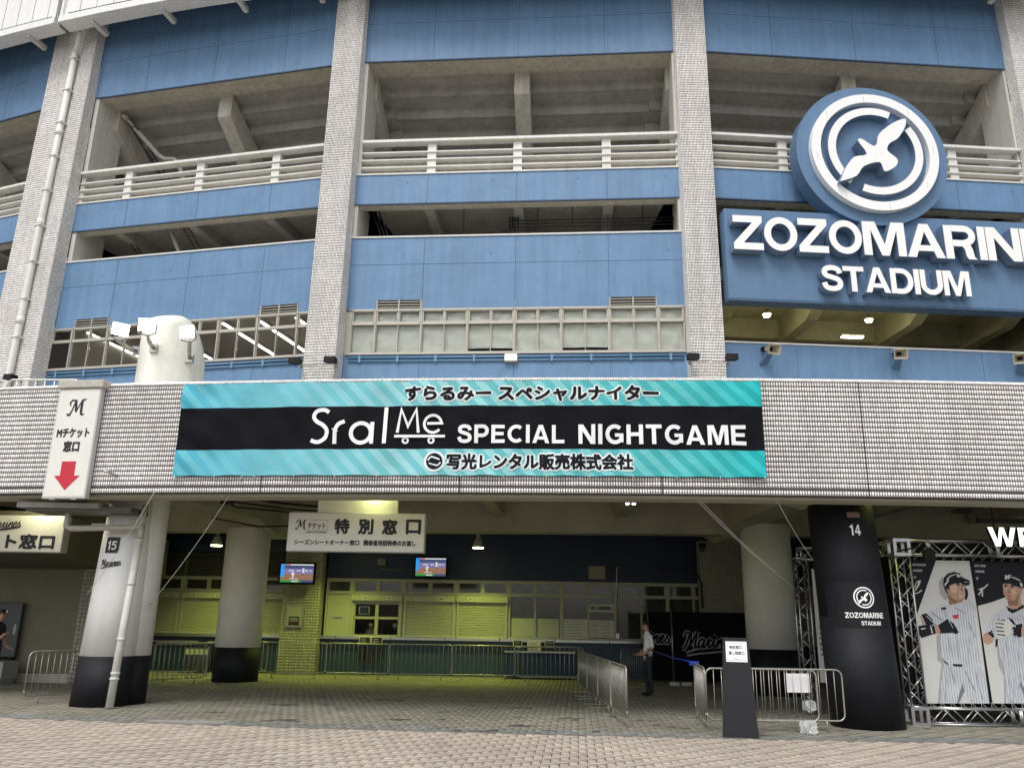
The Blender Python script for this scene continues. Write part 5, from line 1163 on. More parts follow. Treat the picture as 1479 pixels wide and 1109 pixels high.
# ================================================================== LAMPS, SCREENS AND NOTICES UNDER THE DECK
G_COL = (.84, 1.0, .16)
def bell(x, y, z, lab, e=70):
    o = thing('bell_lamp', lab, 'lamp', (x, y, z+.45), 0, group='bell shaped lamps over the ticket counter')
    m = MB(); m.tube([(x, y, 5.0), (x, y, z+.4)], .025); m.build('stem', steel, o)
    m = MB(); m.cyl(W0, x, y, z+.34, z+.45, .06, 14); m.loft(W0, [[(x+r*math.cos(2*math.pi*j/24), y+r*math.sin(2*math.pi*j/24), zz_) for j in range(24)] for r, zz_ in ((.07, z+.34), (.12, z+.24), (.16, z+.12), (.185, z+.03), (.175, z+.03), (.10, z+.22))], 0, True, True); m.build('lamp_shade', mat('bell_shade', (.45, .45, .40), .4), o)
    m = MB(); m.cyl(W0, x, y, z+.005, z+.045, .168, 20); m.build('lit_diffuser', lampg, o)
    light('bell_light', 'SPOT', (x, y, z-.02), e, G_COL, .15, (0, 0, 0), o, 124)
bell(-.97, 26.15, 3.86, 'bell lamp hanging right of the small screen over the counter', 330)
bell(-5.1, 26.15, 3.86, 'added bell lamp hanging out of sight behind the wide hanging sign', 300)  # unseen lamp added to light the ticket windows beyond the sign
bell(-9.1, 26.15, 3.80, 'added bell lamp hidden behind the grey round column at the left', 300)  # another added lamp, hidden by the column, brightens the left shutters
bell(-11.0, 26.15, 3.72, 'bell lamp hanging just right of column fifteen', 190)
def downlight(th_, r, lab, e, col):
    p = pol(th_, r, 3.9); o = thing('downlight', lab, 'lamp', tuple(p), 0, group='lamps tucked under the deck edge')
    m = MB(); m.cyl(W0, p.x, p.y, 4.42, 4.5, .14, 18); m.build('rim', white, o); m = MB(); m.cyl(W0, p.x, p.y, 4.40, 4.42, .11, 18); m.build('lit_diffuser', lampg, o)
    light('down_light', 'POINT', (p.x, p.y, 4.3), e, col, .1, None, o)
downlight(-5.85, 98.2, 'lamp under the deck edge that lights the top of the wide hanging sign', 8, (.95, 1, .35))
downlight(-4.05, 99.0, 'lamp under the deck edge right of the wide hanging sign', 9, G_COL)
downlight(-.1, 99.0, 'lamp under the deck edge beside the black column', 9, G_COL)
downlight(-10.4, 98.0, 'lamp under the deck edge that warms the left Marines sign', 34, (1, .93, .6))
o = thing('twin_spotlight', 'pair of small lit spotlights under the deck right of the middle', 'spotlight', (2.65, 18.2, 4.3), 0)
for dx in (-.07, .07): m = MB(); m.cyl(W0, 2.65+dx*1.0, 18.2, 4.25, 4.35, .04, 12); m.build('lamp_head', steel, o); m = MB(); m.cyl(W0, 2.65+dx, 18.2, 4.225, 4.25, .04, 12); m.build('lit_bulb', tube_l, o)
m = MB(); m.tube([(2.65, 18.2, 4.35), (2.65, 18.2, 4.6)], .015); m.tube([(2.65, 18.2, 4.4), (2.3, 20, 4.6)], .012); m.build('stem', cab, o)
# screens
def screen(F, t0, t1, z0, z1, off, lab, arm_z):
    o = thing('television', lab, 'television', tuple(F((t0+t1)/2, off, z0)), F.ang, group='televisions showing the ball game')
    m = MB(); m.box(F, t0, t1, off-.10, off, z0, z1); m.build('housing', rubber, o, bevel=.01)
    w_, h_ = t1-t0, z1-z0; fx = lambda a: t0+w_*(.05+.9*a); fz = lambda b_: z0+h_*(.09+.83*b_)
    cols = [(.04, .06, .14), (.16, .14, .30), (.22, .12, .07), (.03, .22, .05), (.02, .25, .6), (.5, .5, .5), (.35, .02, .05)]
    ms_ = [mat('screen_colour_%s' % 'abcdefg'[i], (0, 0, 0), .3, emit=c, est=.8) for i, c in enumerate(cols)]
    m = MB(); i = [0]
    def rc(a0, a1, b0, b1, k): m.box(F, fx(a0), fx(a1), off+.001, off+.002+.0006*i[0], fz(b0), fz(b1), k); i[0] += 1
    rc(0, 1, 0, 1, 0); rc(0, 1, .45, .75, 1); rc(0, 1, .12, .46, 2); rc(0, .62, 0, .12, 3); rc(0, .11, .3, 1, 4); rc(.12, 1, .93, 1, 5); rc(.12, .3, .94, .99, 6)
    for a in (.25, .3, .36, .5, .56, .75, .8, .9): rc(a, a+.035, .60, .68, 5)
    rc(.36, .40, .22, .58, 5); rc(.33, .43, .40, .50, 5); rc(.28, .55, .18, .21, 5); rc(.66, .72, .5, .78, 5); rc(.67, .71, .42, .52, 0); rc(.35, .55, .03, .09, 5)
    m.build('picture', ms_, o)
    m = MB(); m.box(F, (t0+t1)/2-.04, (t0+t1)/2+.04, off-.5, off-.1, arm_z-.04, arm_z+.04); m.build('wall_arm', rubber, o)
screen(TK, -7.30, -6.14, 2.72, 3.40, .95, 'television on the tiled pier left of the hanging sign', 3.1)
screen(TK, -3.06, -1.98, 3.00, 3.68, .5, 'television on the navy wall right of the hanging sign', 3.3)
m = MB(); m.box(TK, -4.32, -4.05, .02, .12, 3.40, 3.62); m.tube([TK(-4.2, .05, 3.42), TK(-4.2, .05, 3.28), TK(-3.06, .05, 3.28)], .018, 6); single(m, 'socket_box', mat('socket_grey', (.16, .17, .16), .5), 'grey socket box with a cable run left of the wall television', 'socket box', tuple(TK(-4.2, .1, 3.4)))
m = MB(); m.box(TK, 2.60, 3.14, .02, .14, 3.06, 3.48); o = single(m, 'electric_box', mat('box_beige', (.30, .28, .17), .5), 'beige electric box on the navy wall above the notices', 'electric box', tuple(TK(2.9, .1, 3.1)))
m = MB(); m.tube([TK(3.62, .05, 3.45), TK(3.55, .05, 3.45), TK(3.52, .05, 3.40), TK(3.50, .07, 1.35)], .022, 6); m.box(TK, 3.46, 3.56, .03, .12, 1.22, 1.38); single(m, 'wall_conduit', steel, 'grey conduit running down between the window bays with a switch', 'conduit', tuple(TK(3.5, .1, 1.3)))
m = MB(); m.tube([TK(4.9, .05, 3.42), TK(6.0, .08, 3.42), TK(6.12, .1, 3.3), TK(6.14, .66, 3.0), TK(6.15, .66, 2.2)], .03, 8); single(m, 'wall_conduit', cab, 'dark conduit bending round the corner onto the right tiled pier', 'conduit', tuple(TK(6, .1, 3.3)))
o = thing('dome_camera', 'dark dome camera at the top of the right tiled pier', 'camera', tuple(TK(6.25, .9, 4.05)), 0)
m = MB(); m.cyl(TK, 6.2, .75, 4.08, 4.2, .12, 16); m.build('mount', rubber, o); m = MB(); m.loft(TK, [[(6.2+r*math.cos(2*math.pi*j/16), .75+r*math.sin(2*math.pi*j/16), z) for j in range(16)] for r, z in ((.11, 4.08), (.10, 4.02), (.06, 3.96), (.01, 3.94))], 0, True, True); m.build('dome', glass, o)
# framed panel on the pier
o = thing('pier_panel', 'steel framed panel with a small dark notice on the tiled pier', 'panel', tuple(TK(-6.75, .64, 1.4)), 0)
m = MB(); m.box(TK, -7.05, -6.48, .62, .66, 1.40, 2.10); m.build('panel', steel, o, bevel=.008)
m = MB(); m.box(TK, -6.99, -6.54, .66, .664, 1.46, 2.06); m.build('plate', shut, o)
m = MB(); m.box(TK, -6.93, -6.6, .665, .668, 1.48, 1.74); [m.box(TK, -6.90, -6.63, .668, .670, z, z+.012, 1 if z > 1.56 else 2) for z in (1.54, 1.60, 1.64, 1.68)]; m.build('notice', [txt, wht, red], o)
# notices
paper = mat('paper', (.58, .57, .50), .6)
def notice(t0, t1, z0, z1, off, lab, lines, big=None, dark=False, cat='notice'):
    m = MB(); m.box(TK, t0, t1, off, off+.004, z0, z1, 0); q = random.Random(int(abs(t0)*97))
    if dark:
        for a, b_, c, d in ((t0+.02, t1-.02, z0+.02, z1-.02),): m.box(TK, a, b_, off+.004, off+.006, c, d, 1)
    for i, z in enumerate(np.linspace(z1-.08, z0+.05, lines)):
        m.box(TK, t0+.05, t1-.06-q.random()*(t1-t0)*.3, off+.006, off+.008, z, z+.012, 0 if dark else (2 if i == 0 else 1))
    if big: put_text(m, TK, big, t0+.05, t1-.05, z0+.07, z1-.07, off+.007, .05, 1)
    return single(m, 'notice', [paper, txt, red], lab, cat, tuple(TK((t0+t1)/2, off, z0)), group='notices on the ticket office front')
notice(2.62, 3.40, 2.03, 2.28, .03, 'white strip notice reading lost property window, above two sheets', 0, '落とし物専用窓口')
notice(1.79, 2.56, 1.22, 1.80, .03, 'left of the two white text sheets on the dark office window', 6); notice(2.62, 3.02, 1.24, 1.78, .03, 'middle white text sheet on the dark office window', 6); notice(3.03, 3.40, 1.24, 1.78, .03, 'right white text sheet on the dark office window', 5)
notice(-4.74, -4.37, .92, 1.16, .24, 'black notice hanging from the counter below the open window, left one', 3, None, True); notice(-4.35, -3.99, .92, 1.16, .24, 'black notice hanging from the counter below the open window, right one', 3, None, True)
notice(.17, .46, .91, 1.13, .24, 'small black notice under the counter left of the yellowish poster', 2, None, True); notice(1.18, 1.48, .91, 1.13, .24, 'small black notice under the counter right of the yellowish poster', 2, None, True)
notice(.62, 1.05, .80, 1.13, .24, 'yellowish poster hanging under the counter', 5)
m = MB()
for i in range(3): m.box(TK, -4.75+i*.25, -4.57+i*.25, .24, .26, .35, .80)
single(m, 'leaflet_strips', txt, 'dark strips hanging under the counter below the open window', 'leaflets', tuple(TK(-4.5, .25, .4)))
o = thing('counter_shelf', 'low navy table with striped cover under the counter near the queue gate', 'table', tuple(TK(.9, .8, 0)), 0)
m = MB(); m.box(TK, -.1, 2.1, .45, .95, .78, .82); m.build('table_top', steel, o); m = MB(); m.box(TK, -.08, 2.08, .47, .93, .05, .77); m.build('cover', mat('navy_cloth', (.01, .03, .10), .7), o)
for a in (-9.7, -8.6):
    o = thing('wheeled_rack', 'low rack of leaflets under the counter, %s' % ('left one behind the barriers' if a < -9 else 'right one behind the barriers'), 'rack', tuple(TK(a, .6, 0)), 0)
    m = MB(); m.box(TK, a-.4, a+.4, .4, .75, .0, .75); m.build('frame', mat('rack_dark', (.03, .04, .045), .5), o)
    m = MB(); [m.box(TK, a-.36+i*.15, a-.25+i*.15, .75, .765, .55, .72) for i in range(5)]; m.build('leaflets', paper, o, kind='stuff')
# black partition with the Marines lettering
o = thing('partition_screen', 'black cloth partition with grey outlined Marines lettering behind the guard', 'partition', (5.6, 25.4, 0), 0)
PF = Frame(4.83, 25.45, 0)
for i, (a, b_) in enumerate(((-.70, 0.0), (0.03, 3.3))):
    m = MB(); m.box(PF, a, b_, -.03, 0, .12, 2.05); m.build('cloth_panel', black, o)
for t in (-.70, .0, 3.3): m = MB(); m.tube([PF(t, .02, 0), PF(t, .02, 2.12)], .02, 6); m.build('post', steel, o)
gl = mat('grey_lettering', (.30, .30, .30), .5)
m = MB(); marines(m, PF, .30, 1.02, 1.6, .22, .02, .002, 1, 0, .13); m.build('lettering', [gl, black], o)
m = MB(); marines(m, PF, -1.52, 1.12, 1.5, .22, .02, .002, 1, 0, .13, 2.2); m.build('lettering', [gl, black], o)
for t in (.0, .35): m = MB(); m.cyl(PF, t, .18, 0.0, .10, .16, 18); m.build('weight', mat('weight_white', (.55, .54, .48), .6), o)
# reflections of daylight are real panes; right: a door opening edge
m = MB(); m.box(TK, 5.2, 6.5, .05, .10, 1.9, 1.98); single(m, 'rope_rail', steel, 'thin pale rail above the partition beside the right tiled pier', 'rail', tuple(TK(5.8, .1, 1.9)))

# ------------------------------------------------------------------ left wall items
o = thing('notice_board', 'dark notice board standing against the beige wall at the left edge', 'board', (-13.4, 22.6, .55), 0)
m = MB(); m.box(W0, -15, -12.72, 22.5, 22.62, .62, 1.98); m.build('board', mat('board_dark', (.045, .05, .05), .4), o, bevel=.015)
m = MB(); m.box(W0, -15, -12.74, 22.45, 22.6, .55, .615); m.build('ledge', rubber, o)
m = MB(); [m.disc(Frame(0, 22.5, 0), -13.1-i*.22, 1.75-i*.2, .03, 0, .02, 12) for i in range(2)]; m.build('knobs', steel, o)
m = MB(); m.box(W0, -15.5, -12.45, 21.6, 22.3, .12, .55); m.box(W0, -15.5, -12.5, 21.65, 22.25, 0, .12); single(m, 'bench', mat('bench_grey', (.38, .38, .35), .6), 'pale grey block bench below the dark notice board', 'bench', (-13.5, 22, 0))

# ================================================================== POSTERS AND TRUSS ON THE RIGHT
PO = Frame(7.9, 16.55, 0); PG = lambda t, o_, z: PO(t, o_, z+.38)
def stripes_mat():
    m = bpy.data.materials.new('pinstripe_print'); m.use_nodes = True; nt = m.node_tree; b = nt.nodes['Principled BSDF']; b.inputs['Roughness'].default_value = .5
    g = nt.nodes.new('ShaderNodeNewGeometry'); w_ = nt.nodes.new('ShaderNodeTexWave'); w_.inputs['Scale'].default_value = 6.3; w_.inputs['Distortion'].default_value = .7; w_.inputs['Detail'].default_value = 1; w_.inputs['Detail Scale'].default_value = .35
    nt.links.new(g.outputs['Position'], w_.inputs['Vector']); cr = nt.nodes.new('ShaderNodeValToRGB'); cr.color_ramp.elements[0].position = .05; cr.color_ramp.elements[0].color = (.30, .32, .38, 1); cr.color_ramp.elements[1].position = .22; cr.color_ramp.elements[1].color = (.64, .67, .70, 1)
    nt.links.new(w_.outputs[0], cr.inputs[0]); n = nt.nodes.new('ShaderNodeTexNoise'); n.inputs['Scale'].default_value = 4; nt.links.new(g.outputs['Position'], n.inputs['Vector'])
    mx = nt.nodes.new('ShaderNodeMix'); mx.data_type = 'RGBA'; mx.blend_type = 'MULTIPLY'; mx.inputs[0].default_value = .35; nt.links.new(cr.outputs[0], mx.inputs[6]); nt.links.new(n.outputs[0], mx.inputs[7]); nt.links.new(mx.outputs[2], b.inputs['Base Color']); return m
fold = mat('poster_fold', (.44, .46, .50), .5)
PM = {'fold': fold, 'skinlight': mat('poster_skin_light', (.56, .36, .26), .5), 'light': mat('poster_pale', (.55, .55, .52), .5, noise=.08, nscale=1.2), 'shade': mat('poster_grey', (.33, .33, .32), .5), 'stripe': stripes_mat(), 'crease': mat('poster_crease', (.16, .17, .19), .5), 'dark': mat('poster_black', (.014, .015, .019), .6, spec=.15), 'skin': mat('poster_skin', (.42, .25, .17), .5, noise=.15, nscale=9), 'skinshade': mat('poster_skin_shade', (.24, .12, .08), .5), 'red': red}
PK = list(PM)
for pi_, (ol, lab) in enumerate(((POSTER_A, 'poster of a striped baseball batter in a helmet looking right'), (POSTER_B, 'poster of a baseball player in a cap with gloved hands, right edge'))):
    m = MB(); m.prism(PG, ol, -.02, 0, PK.index('dark')); i = 0
    for p_, k, poly in POSTER_PRINT:
        if p_ != pi_: continue
        poly = [(min(max(x, ol[0][0]+.002), max(ol[1][0], ol[2][0])-.002), min(max(z, -.02), 2.62)) for x, z in poly]
        m.prism(PG, poly, .0, .0012+.0007*i, PK.index(k)); i += 1
    tx = ol[0][0]+.04; q = .0012+.0007*(i+3)
    for s_, z0, z1, w_ in (('KOKI YAMAGUCHI' if pi_ == 0 else 'AKITO TAKABE', 2.51, 2.55, .26 if pi_ == 0 else .22), ('OUTFIELDER', 2.40, 2.44, .18), ('51' if pi_ == 0 else '38', 2.27, 2.31, .04)): put_text(m, PG, s_, tx, tx+w_, z0, z1, .004, .05, 0, .0003)
    if pi_ == 1: put_text(m, PG, '38', 1.79, 1.92, 1.24, 1.38, q, .09, PK.index('dark'), .0006)
    m.v = [v-Vector((7.9+.6+1.2*pi_, 16.55, .4)) for v in m.v]; o = m.build('player_poster', [PM[k] for k in PK]); o.location = (7.9+.6+1.2*pi_, 16.55, .4); o['label'] = lab; o['category'] = 'poster'
def truss(parent, a, b_, w_, name, ux=Vector((1, 0, 0)), step=.26, r=.012):
    a, b_ = Vector(a), Vector(b_); d = (b_-a); Ln = d.length; d.normalize(); u = ux - d*ux.dot(d); u.normalize(); v = d.cross(u)
    cs = [a+u*s1*w_/2+v*s2*w_/2 for s1, s2 in ((-1, -1), (1, -1), (1, 1), (-1, 1))]
    ch = MB()
    for c in cs: ch.tube([c, c+d*Ln], .019, 8)
    t_ = ch.build(name, alu, parent); n = max(2, int(Ln/step)); m = MB()
    for q in range(4):
        c0, c1 = cs[q], cs[(q+1) % 4]
        for i in range(n):
            s0, s1 = Ln*i/n, Ln*(i+1)/n
            m.tube([(c0 if i % 2 else c1)+d*s0, (c1 if i % 2 else c0)+d*s1], r, 6)
    m.build('lacing', alu, t_)
    for e_ in (0, Ln):
        m = MB()
        for q in range(4): m.tube([cs[q]+d*e_, cs[(q+1) % 4]+d*e_], .026, 6)
        m.build('end_plate', alu, t_)
    return t_
def cube_joint(parent, c, w_):
    c = Vector(c); m = MB(); h = w_/2
    for s1 in (-1, 1):
        for s2 in (-1, 1):
            m.box(W0, c.x+s1*h-.03, c.x+s1*h+.03, c.y+s2*h-.03, c.y+s2*h+.03, c.z-h-.03, c.z+h+.03)
            m.box(W0, c.x-h, c.x+h, c.y+s1*h-.029, c.y+s1*h+.029, c.z+s2*h-.029, c.z+s2*h+.029); m.box(W0, c.x+s1*h-.028, c.x+s1*h+.028, c.y-h, c.y+h, c.z+s2*h-.028, c.z+s2*h+.028)
    m.build('corner_block', alu, parent)
o = thing('poster_truss', 'aluminium box truss frame holding the baseball player posters', 'truss', (7.6, 16.4, 0), 0)
Y1 = 16.4; xl, zt, zb, tw = 7.60, 3.22, .16, .27
for x, y, z in ((xl, Y1, zt), (xl, Y1, zb)): cube_joint(o, (x, y, z), tw)
truss(o, (xl, Y1, zb+.16), (xl, Y1, zt-.16), tw, 'truss_post'); 
for x0, x1 in ((xl+.16, 9.45), (9.48, 11.4), (11.43, 13.2)): truss(o, (x0, Y1, zt), (x1, Y1, zt), tw, 'truss_beam', Vector((0, 1, 0))); truss(o, (x0, Y1, zb), (x1, Y1, zb), tw, 'truss_beam', Vector((0, 1, 0)))
for y0, y1 in ((Y1+.16, 18.4), (18.43, 20.4)): truss(o, (xl, y0, zt), (xl, y1, zt), tw, 'truss_beam', Vector((1, 0, 0))); truss(o, (xl, y0, zb), (xl, y1, zb), tw, 'truss_beam', Vector((1, 0, 0)))
truss(o, (xl, 18.4, zb+.16), (xl, 18.4, zt-.16), tw, 'truss_post'); truss(o, (xl, 20.4, zb+.16), (xl, 20.4, zt-.16), tw, 'truss_post')
m = MB()
for i in range(14):
    x = 7.95+i*.19
    for z0, z1 in ((3.08, 3.0), (.31, .40)): m.tube([(x-.04, 16.45, z0), (x, 16.54, z1), (x+.05, 16.45, z0)], .004, 4)
for i in range(13):
    z = .55+i*.19; m.tube([(7.76, 16.45, z), (7.88, 16.54, z+.04), (7.76, 16.45, z+.09)], .004, 4)
m.build('bungee_cords', rope, o, kind='stuff')
m = MB(); m.box(W0, 7.75, 13, 16.62, 16.66, .3, 3.1); m.build('backing_cloth', black, o); m = MB(); m.box(W0, 7.46, 7.50, 16.6, 20.5, .3, 3.1); m.build('backing_cloth', black, o)
o = thing('spot_camera', 'small dark camera clamped to the truss corner on an arm', 'camera', (8.0, 16.2, 3.1), 0)
m = MB(); m.tube([(7.5, 16.2, 3.14), (8.02, 16.15, 3.25)], .018, 6); m.build('arm', rubber, o); m = MB(); m.cyl(W0, 8.05, 16.12, 3.20, 3.30, .05, 12); m.build('clamp', steel, o); m = MB(); m.box(W0, 7.95, 8.15, 16.08, 16.2, 2.97, 3.17); m.build('body', rubber, o, bevel=.01)
# text pillar truss behind the black column
o = thing('message_pillar', 'narrow white message board on a truss behind the black column', 'board', (6.4, 18.0, 0), 0)
truss(o, (6.20, 18.0, .1), (6.20, 18.0, 3.1), .24, 'truss_post'); truss(o, (6.2, 18.0, 3.2), (7.3, 18.0, 3.2), .24, 'truss_beam', Vector((0, 1, 0)))
MF = Frame(6.72, 17.86, 0); m = MB(); m.box(MF, -.33, .45, -.02, 0, .62, 2.88); m.build('board', signw, o)
m = MB()
for i, s_ in enumerate(('Take a boat with', 'who longs for', 'imagine an original', 'in the ocean of', 'We will create', 'a new history')): put_text(m, MF, s_, -.28, .40, 1.66-i*.105, 1.72-i*.105, .002, .05)
m.build('message_print', txt, o); m = MB(); put_text(m, MF, 'Marines', -.22, -.04, .80, .85, .002, .06); m.build('name_print', txt, o)
# WE lettering
WF = Frame(9.15, 16.0, 0); o = thing('welcome_letters', 'glowing white letters WE hanging above the poster truss', 'sign', (9.6, 16.0, 3.2), 0)
ps = []; lit_w = mat('lit_letter', (.9, .9, .9), .4, emit=(1, 1, .97), est=.9)
bold_word(None, WF, 'WELCOME', .02, 2.85, 3.24, 3.60, -.08, 0, 0, 1, gap=.1, parts=ps)
for c, m in ps: m.build('letter', [lit_w, rubber], o)
m = MB(); m.box(WF, -.1, 3.2, -.14, -.08, 3.70, 3.78); [m.box(WF, t, t+.02, -.12, -.10, 3.3, 4.6) for t in (.2, 1.4, 2.6)]; m.build('hanging_frame', rubber, o)
m = MB(); m.box(W0, 8.55, 8.85, 15.9, 16.1, 3.86, 3.93); single(m, 'ceiling_sensor', rubber, 'small black sensor under the deck edge above the truss', 'sensor', (8.7, 16, 3.9))

# ================================================================== BARRIERS, STAND AND BITS
bs = mat('barrier_steel', (.36, .345, .31), .38, metal=.6, noise=.12, nscale=12)
def make_barrier(label, Ln=1.9, H_=1.0, zb=.17):
    o = thing('crowd_barrier', label, 'barrier', (0, 0, 0), 0, group='steel crowd barriers'); h = Ln/2; c = .11
    P = [(-h, zb+c), (-h, H_-c)]+[(-h+c-c*math.cos(R(a)), H_-c+c*math.sin(R(a))) for a in (22, 45, 68, 90)]+[(h-c+c*math.sin(R(a)), H_-c+c*math.cos(R(a))) for a in (0, 22, 45, 68, 90)]+[(h, zb+c)]+[(h-c+c*math.cos(R(a)), zb+c-c*math.sin(R(a))) for a in (22, 45, 68, 90)]+[(-h+c-c*math.sin(R(a)), zb+c-c*math.cos(R(a))) for a in (0, 22, 45, 68, 90)]
    m = MB(); m.tube([(x, 0, z) for x, z in P], .0155, 8); m.build('frame', bs, o)
    for i in range(13):
        x = -h+Ln*(i+1)/14; m = MB(); m.tube([(x, 0, zb), (x, 0, H_)], .0068, 6); m.build('bar', bs, o)
    for x in (-h+.32, h-.32):
        m = MB(); m.tube([(x, 0, zb), (x, 0, .015)], .014, 6); m.box(W0, x-.022, x+.022, -.27, .27, .0, .014); m.build('foot', bs, o)
    return o
b0 = make_barrier('steel crowd barrier nearest the black sign stand, running left to right')
b0.location = (4.36, 15.05, 0)
def bar(x, y, rz, lab): return dup(b0, (x, y, 0), R(rz), lab)
bar(4.86, 15.20, 0, 'steel crowd barrier with the white paper, ending at the black column')
bar(3.52, 16.05, 83, 'steel crowd barrier seen end on beside the sign stand, tied with blue tape')
for i, (y, s_) in enumerate(((16.05, 'nearest the kerb'), (18.0, 'second from the kerb'), (19.95, 'third from the kerb'), (21.9, 'farthest from the kerb'))): bar(2.03-.05*i, y, 91.5, 'steel crowd barrier of the queue line in the middle, %s' % s_)
for i, s_ in enumerate(('just right of the grey column', 'under the tiled pier', 'below the open ticket window', 'below the closed shutters', 'at the corner with the queue line')): bar(-6.3+i*1.86, 25.75+(.06 if i % 2 else 0), 0, 'steel crowd barrier in the row along the counter, %s' % s_)
bar(3.7, 25.0, 55, 'steel crowd barrier behind the guard in front of the partition'); bar(1.25, 25.2, 4, 'steel crowd barrier doubled up at the right end of the counter row')
bar(-8.95, 18.0, 62, 'steel crowd barrier left of column fifteen, going behind it'); bar(-8.55, 22.4, 52, 'steel crowd barrier right of column fifteen, front one'); bar(-8.7, 23.9, 8, 'steel crowd barrier right of column fifteen, rear one'); bar(-9.9, 25.2, 3, 'steel crowd barrier in front of the left shutters'); bar(-7.9, 25.4, 40, 'steel crowd barrier hidden mostly by the grey column')
m = MB(); BFk = Frame(4.9, 15.17, 0); m.box(BFk, -.06, .34, -.022, -.018, .62, .93)
single(m, 'paper_sheet', mat('bright_paper', (.78, .78, .80), .5), 'blank white sheet fixed to the barrier beside the black column', 'paper', tuple(BFk(.15, 0, .62)))
bl = mat('blue_tape', (.01, .05, .42), .4)
m = MB(); m.tube([(3.64, 17.0, 1.01), (3.50, 18.5, 1.03), (3.42, 21.3, 1.12)], .012, 6); m.box(W0, 3.55, 3.72, 16.95, 17.05, .95, 1.03); single(m, 'blue_tape', bl, 'blue tape tied from the end on barrier towards the guard', 'tape', (3.6, 17, 1))
# sign stand
o = thing('sign_stand', 'tall black leaning sign stand with a white paper near the kerb', 'sign stand', (3.73, 14.2, 0), R(-14))
stm = mat('stand_black', (.016, .017, .020), .6, noise=.1, spec=.2)
Fs = Frame(3.73, 14.15, -14)
m = MB(); m.loft(Fs, [[(-.27, 0, z0+.0), (.27, 0, z0), (.27, -.035, z0), (-.27, -.035, z0)] if z0 == 0 else [(-.20, -.28, z0), (.20, -.28, z0), (.20, -.315, z0), (-.20, -.315, z0)] for z0 in (0, 1.52)]); m.build('front_panel', stm, o)
m = MB(); m.loft(Fs, [[(s_*.27-.015, -.03, .0), (s_*.27+.015, -.03, .0), (s_*.27+.015, -.55, .0), (s_*.27-.015, -.55, .0)] if z0 == 0 else [(s_*.2-.012, -.31, z0), (s_*.2+.012, -.31, z0), (s_*.2+.012, -.38, z0), (s_*.2-.012, -.38, z0)] for s_ in (-1,) for z0 in (0, 1.52)]); m.build('side_panel', stm, o)
m = MB(); m.box(Fs, -.27, .27, -.6, -.03, 0, .12); m.build('base', stm, o)
Pf_ = lambda t, o_, z: Fs(t, -.28*z/1.52+o_, z)
m = MB(); m.box(Pf_, -.17, .17, .003, .006, 1.14, 1.46, 0); [m.box(Pf_, *q, 1) for q in ((-.15, .15, .007, .008, 1.435, 1.438), (-.15, .15, .007, .008, 1.165, 1.168), (-.15, -.147, .007, .008, 1.165, 1.438), (.147, .15, .007, .008, 1.165, 1.438))]
put_text(m, Pf_, '特別窓口', -.11, .09, 1.345, 1.395, .007, .012, 1); put_text(m, Pf_, '落し物窓口', -.125, .125, 1.255, 1.305, .007, .012, 1); put_text(m, Pf_, 'Marines', -.03, .03, 1.185, 1.195, .007, .05, 1); m.build('paper', [mat('bright_paper', (.78, .78, .80), .5), txt], o)
# crumpled plastic bag
bag = mat('clear_plastic', (.80, .82, .83), .10, spec=.9, alpha=.30)
for x, y, z, s_, lab in ((5.02, 14.75, .10, .15, 'crumpled clear plastic bag lying on the paving by the barrier'), (5.22, 15.22, .40, .12, 'crumpled clear plastic bag hanging on the barrier')):
    q = random.Random(9); m = MB()
    for sheet in range(5):
        n1 = 9; V_ = []; a0 = q.random()*6.28; c, s = math.cos(a0), math.sin(a0)
        for i in range(n1):
            for j in range(n1):
                u, v = (i/(n1-1)-.5)*2, (j/(n1-1)-.5)*2
                rr_ = s_*(.8+.3*q.random()); X = u*rr_; Y = (v*.5*math.cos(u*2+sheet)+.25*(q.random()-.5))*rr_; Z = (v*.8+.35*(q.random()-.5))*rr_*(1-.35*u*u)
                V_.append((x+X*c-Y*s, y+(X*s+Y*c)*.6, max(.005+.002*q.random(), z+Z)))
        m.add(V_, [(i*n1+j, (i+1)*n1+j, (i+1)*n1+j+1, i*n1+j+1) for i in range(n1-1) for j in range(n1-1)])
    single(m, 'plastic_bag', bag, lab, 'bag', (x, y, z))

# ================================================================== PEOPLE
def person(name, label, J, E, mats, loc, rotz, root=0, extra=None):
    """J: joints (x,y,z,radius); E: (a,b,material index). One continuous skinned body."""
    me = bpy.data.meshes.new('body'); me.from_pydata([j[:3] for j in J], [(a, b_) for a, b_, k in E], []); ob = bpy.data.objects.new('body', me); COL.objects.link(ob)
    ob.modifiers.new('skin', 'SKIN'); ob.modifiers.new('sub', 'SUBSURF').levels = 2
    for i, j in enumerate(J):
        sv = me.skin_vertices[0].data[i]; sv.radius = (j[3], j[4] if len(j) > 4 else j[3]); sv.use_root = (i == root)
    ob.modifiers['sub'].render_levels = 2
    dg = bpy.context.evaluated_depsgraph_get(); dg.update(); m2 = bpy.data.meshes.new_from_object(ob.evaluated_get(dg)); bpy.data.objects.remove(ob)
    for m_ in mats: m2.materials.append(m_)
    JJ = [Vector(j[:3]) for j in J]
    for p in m2.polygons:
        c = p.center; best = 9; k_ = 0
        for a, b_, k in E:
            A_, B_ = JJ[a], JJ[b_]; d = B_-A_; u = max(0, min(1, (c-A_).dot(d)/max(d.length_squared, 1e-6))); ds_ = (c-(A_+d*u)).length-(J[a][3]*(1-u)+J[b_][3]*u)*.9
            if ds_ < best: best = ds_; k_ = k
        p.material_index = k_; p.use_smooth = True
    r = thing(name, label, 'person', loc, rotz); b2 = bpy.data.objects.new('body', m2); COL.objects.link(b2); b2.parent = r
    XF[b2.name] = Matrix.Identity(4); XF[r.name+'_l'] = None
    return r, b2
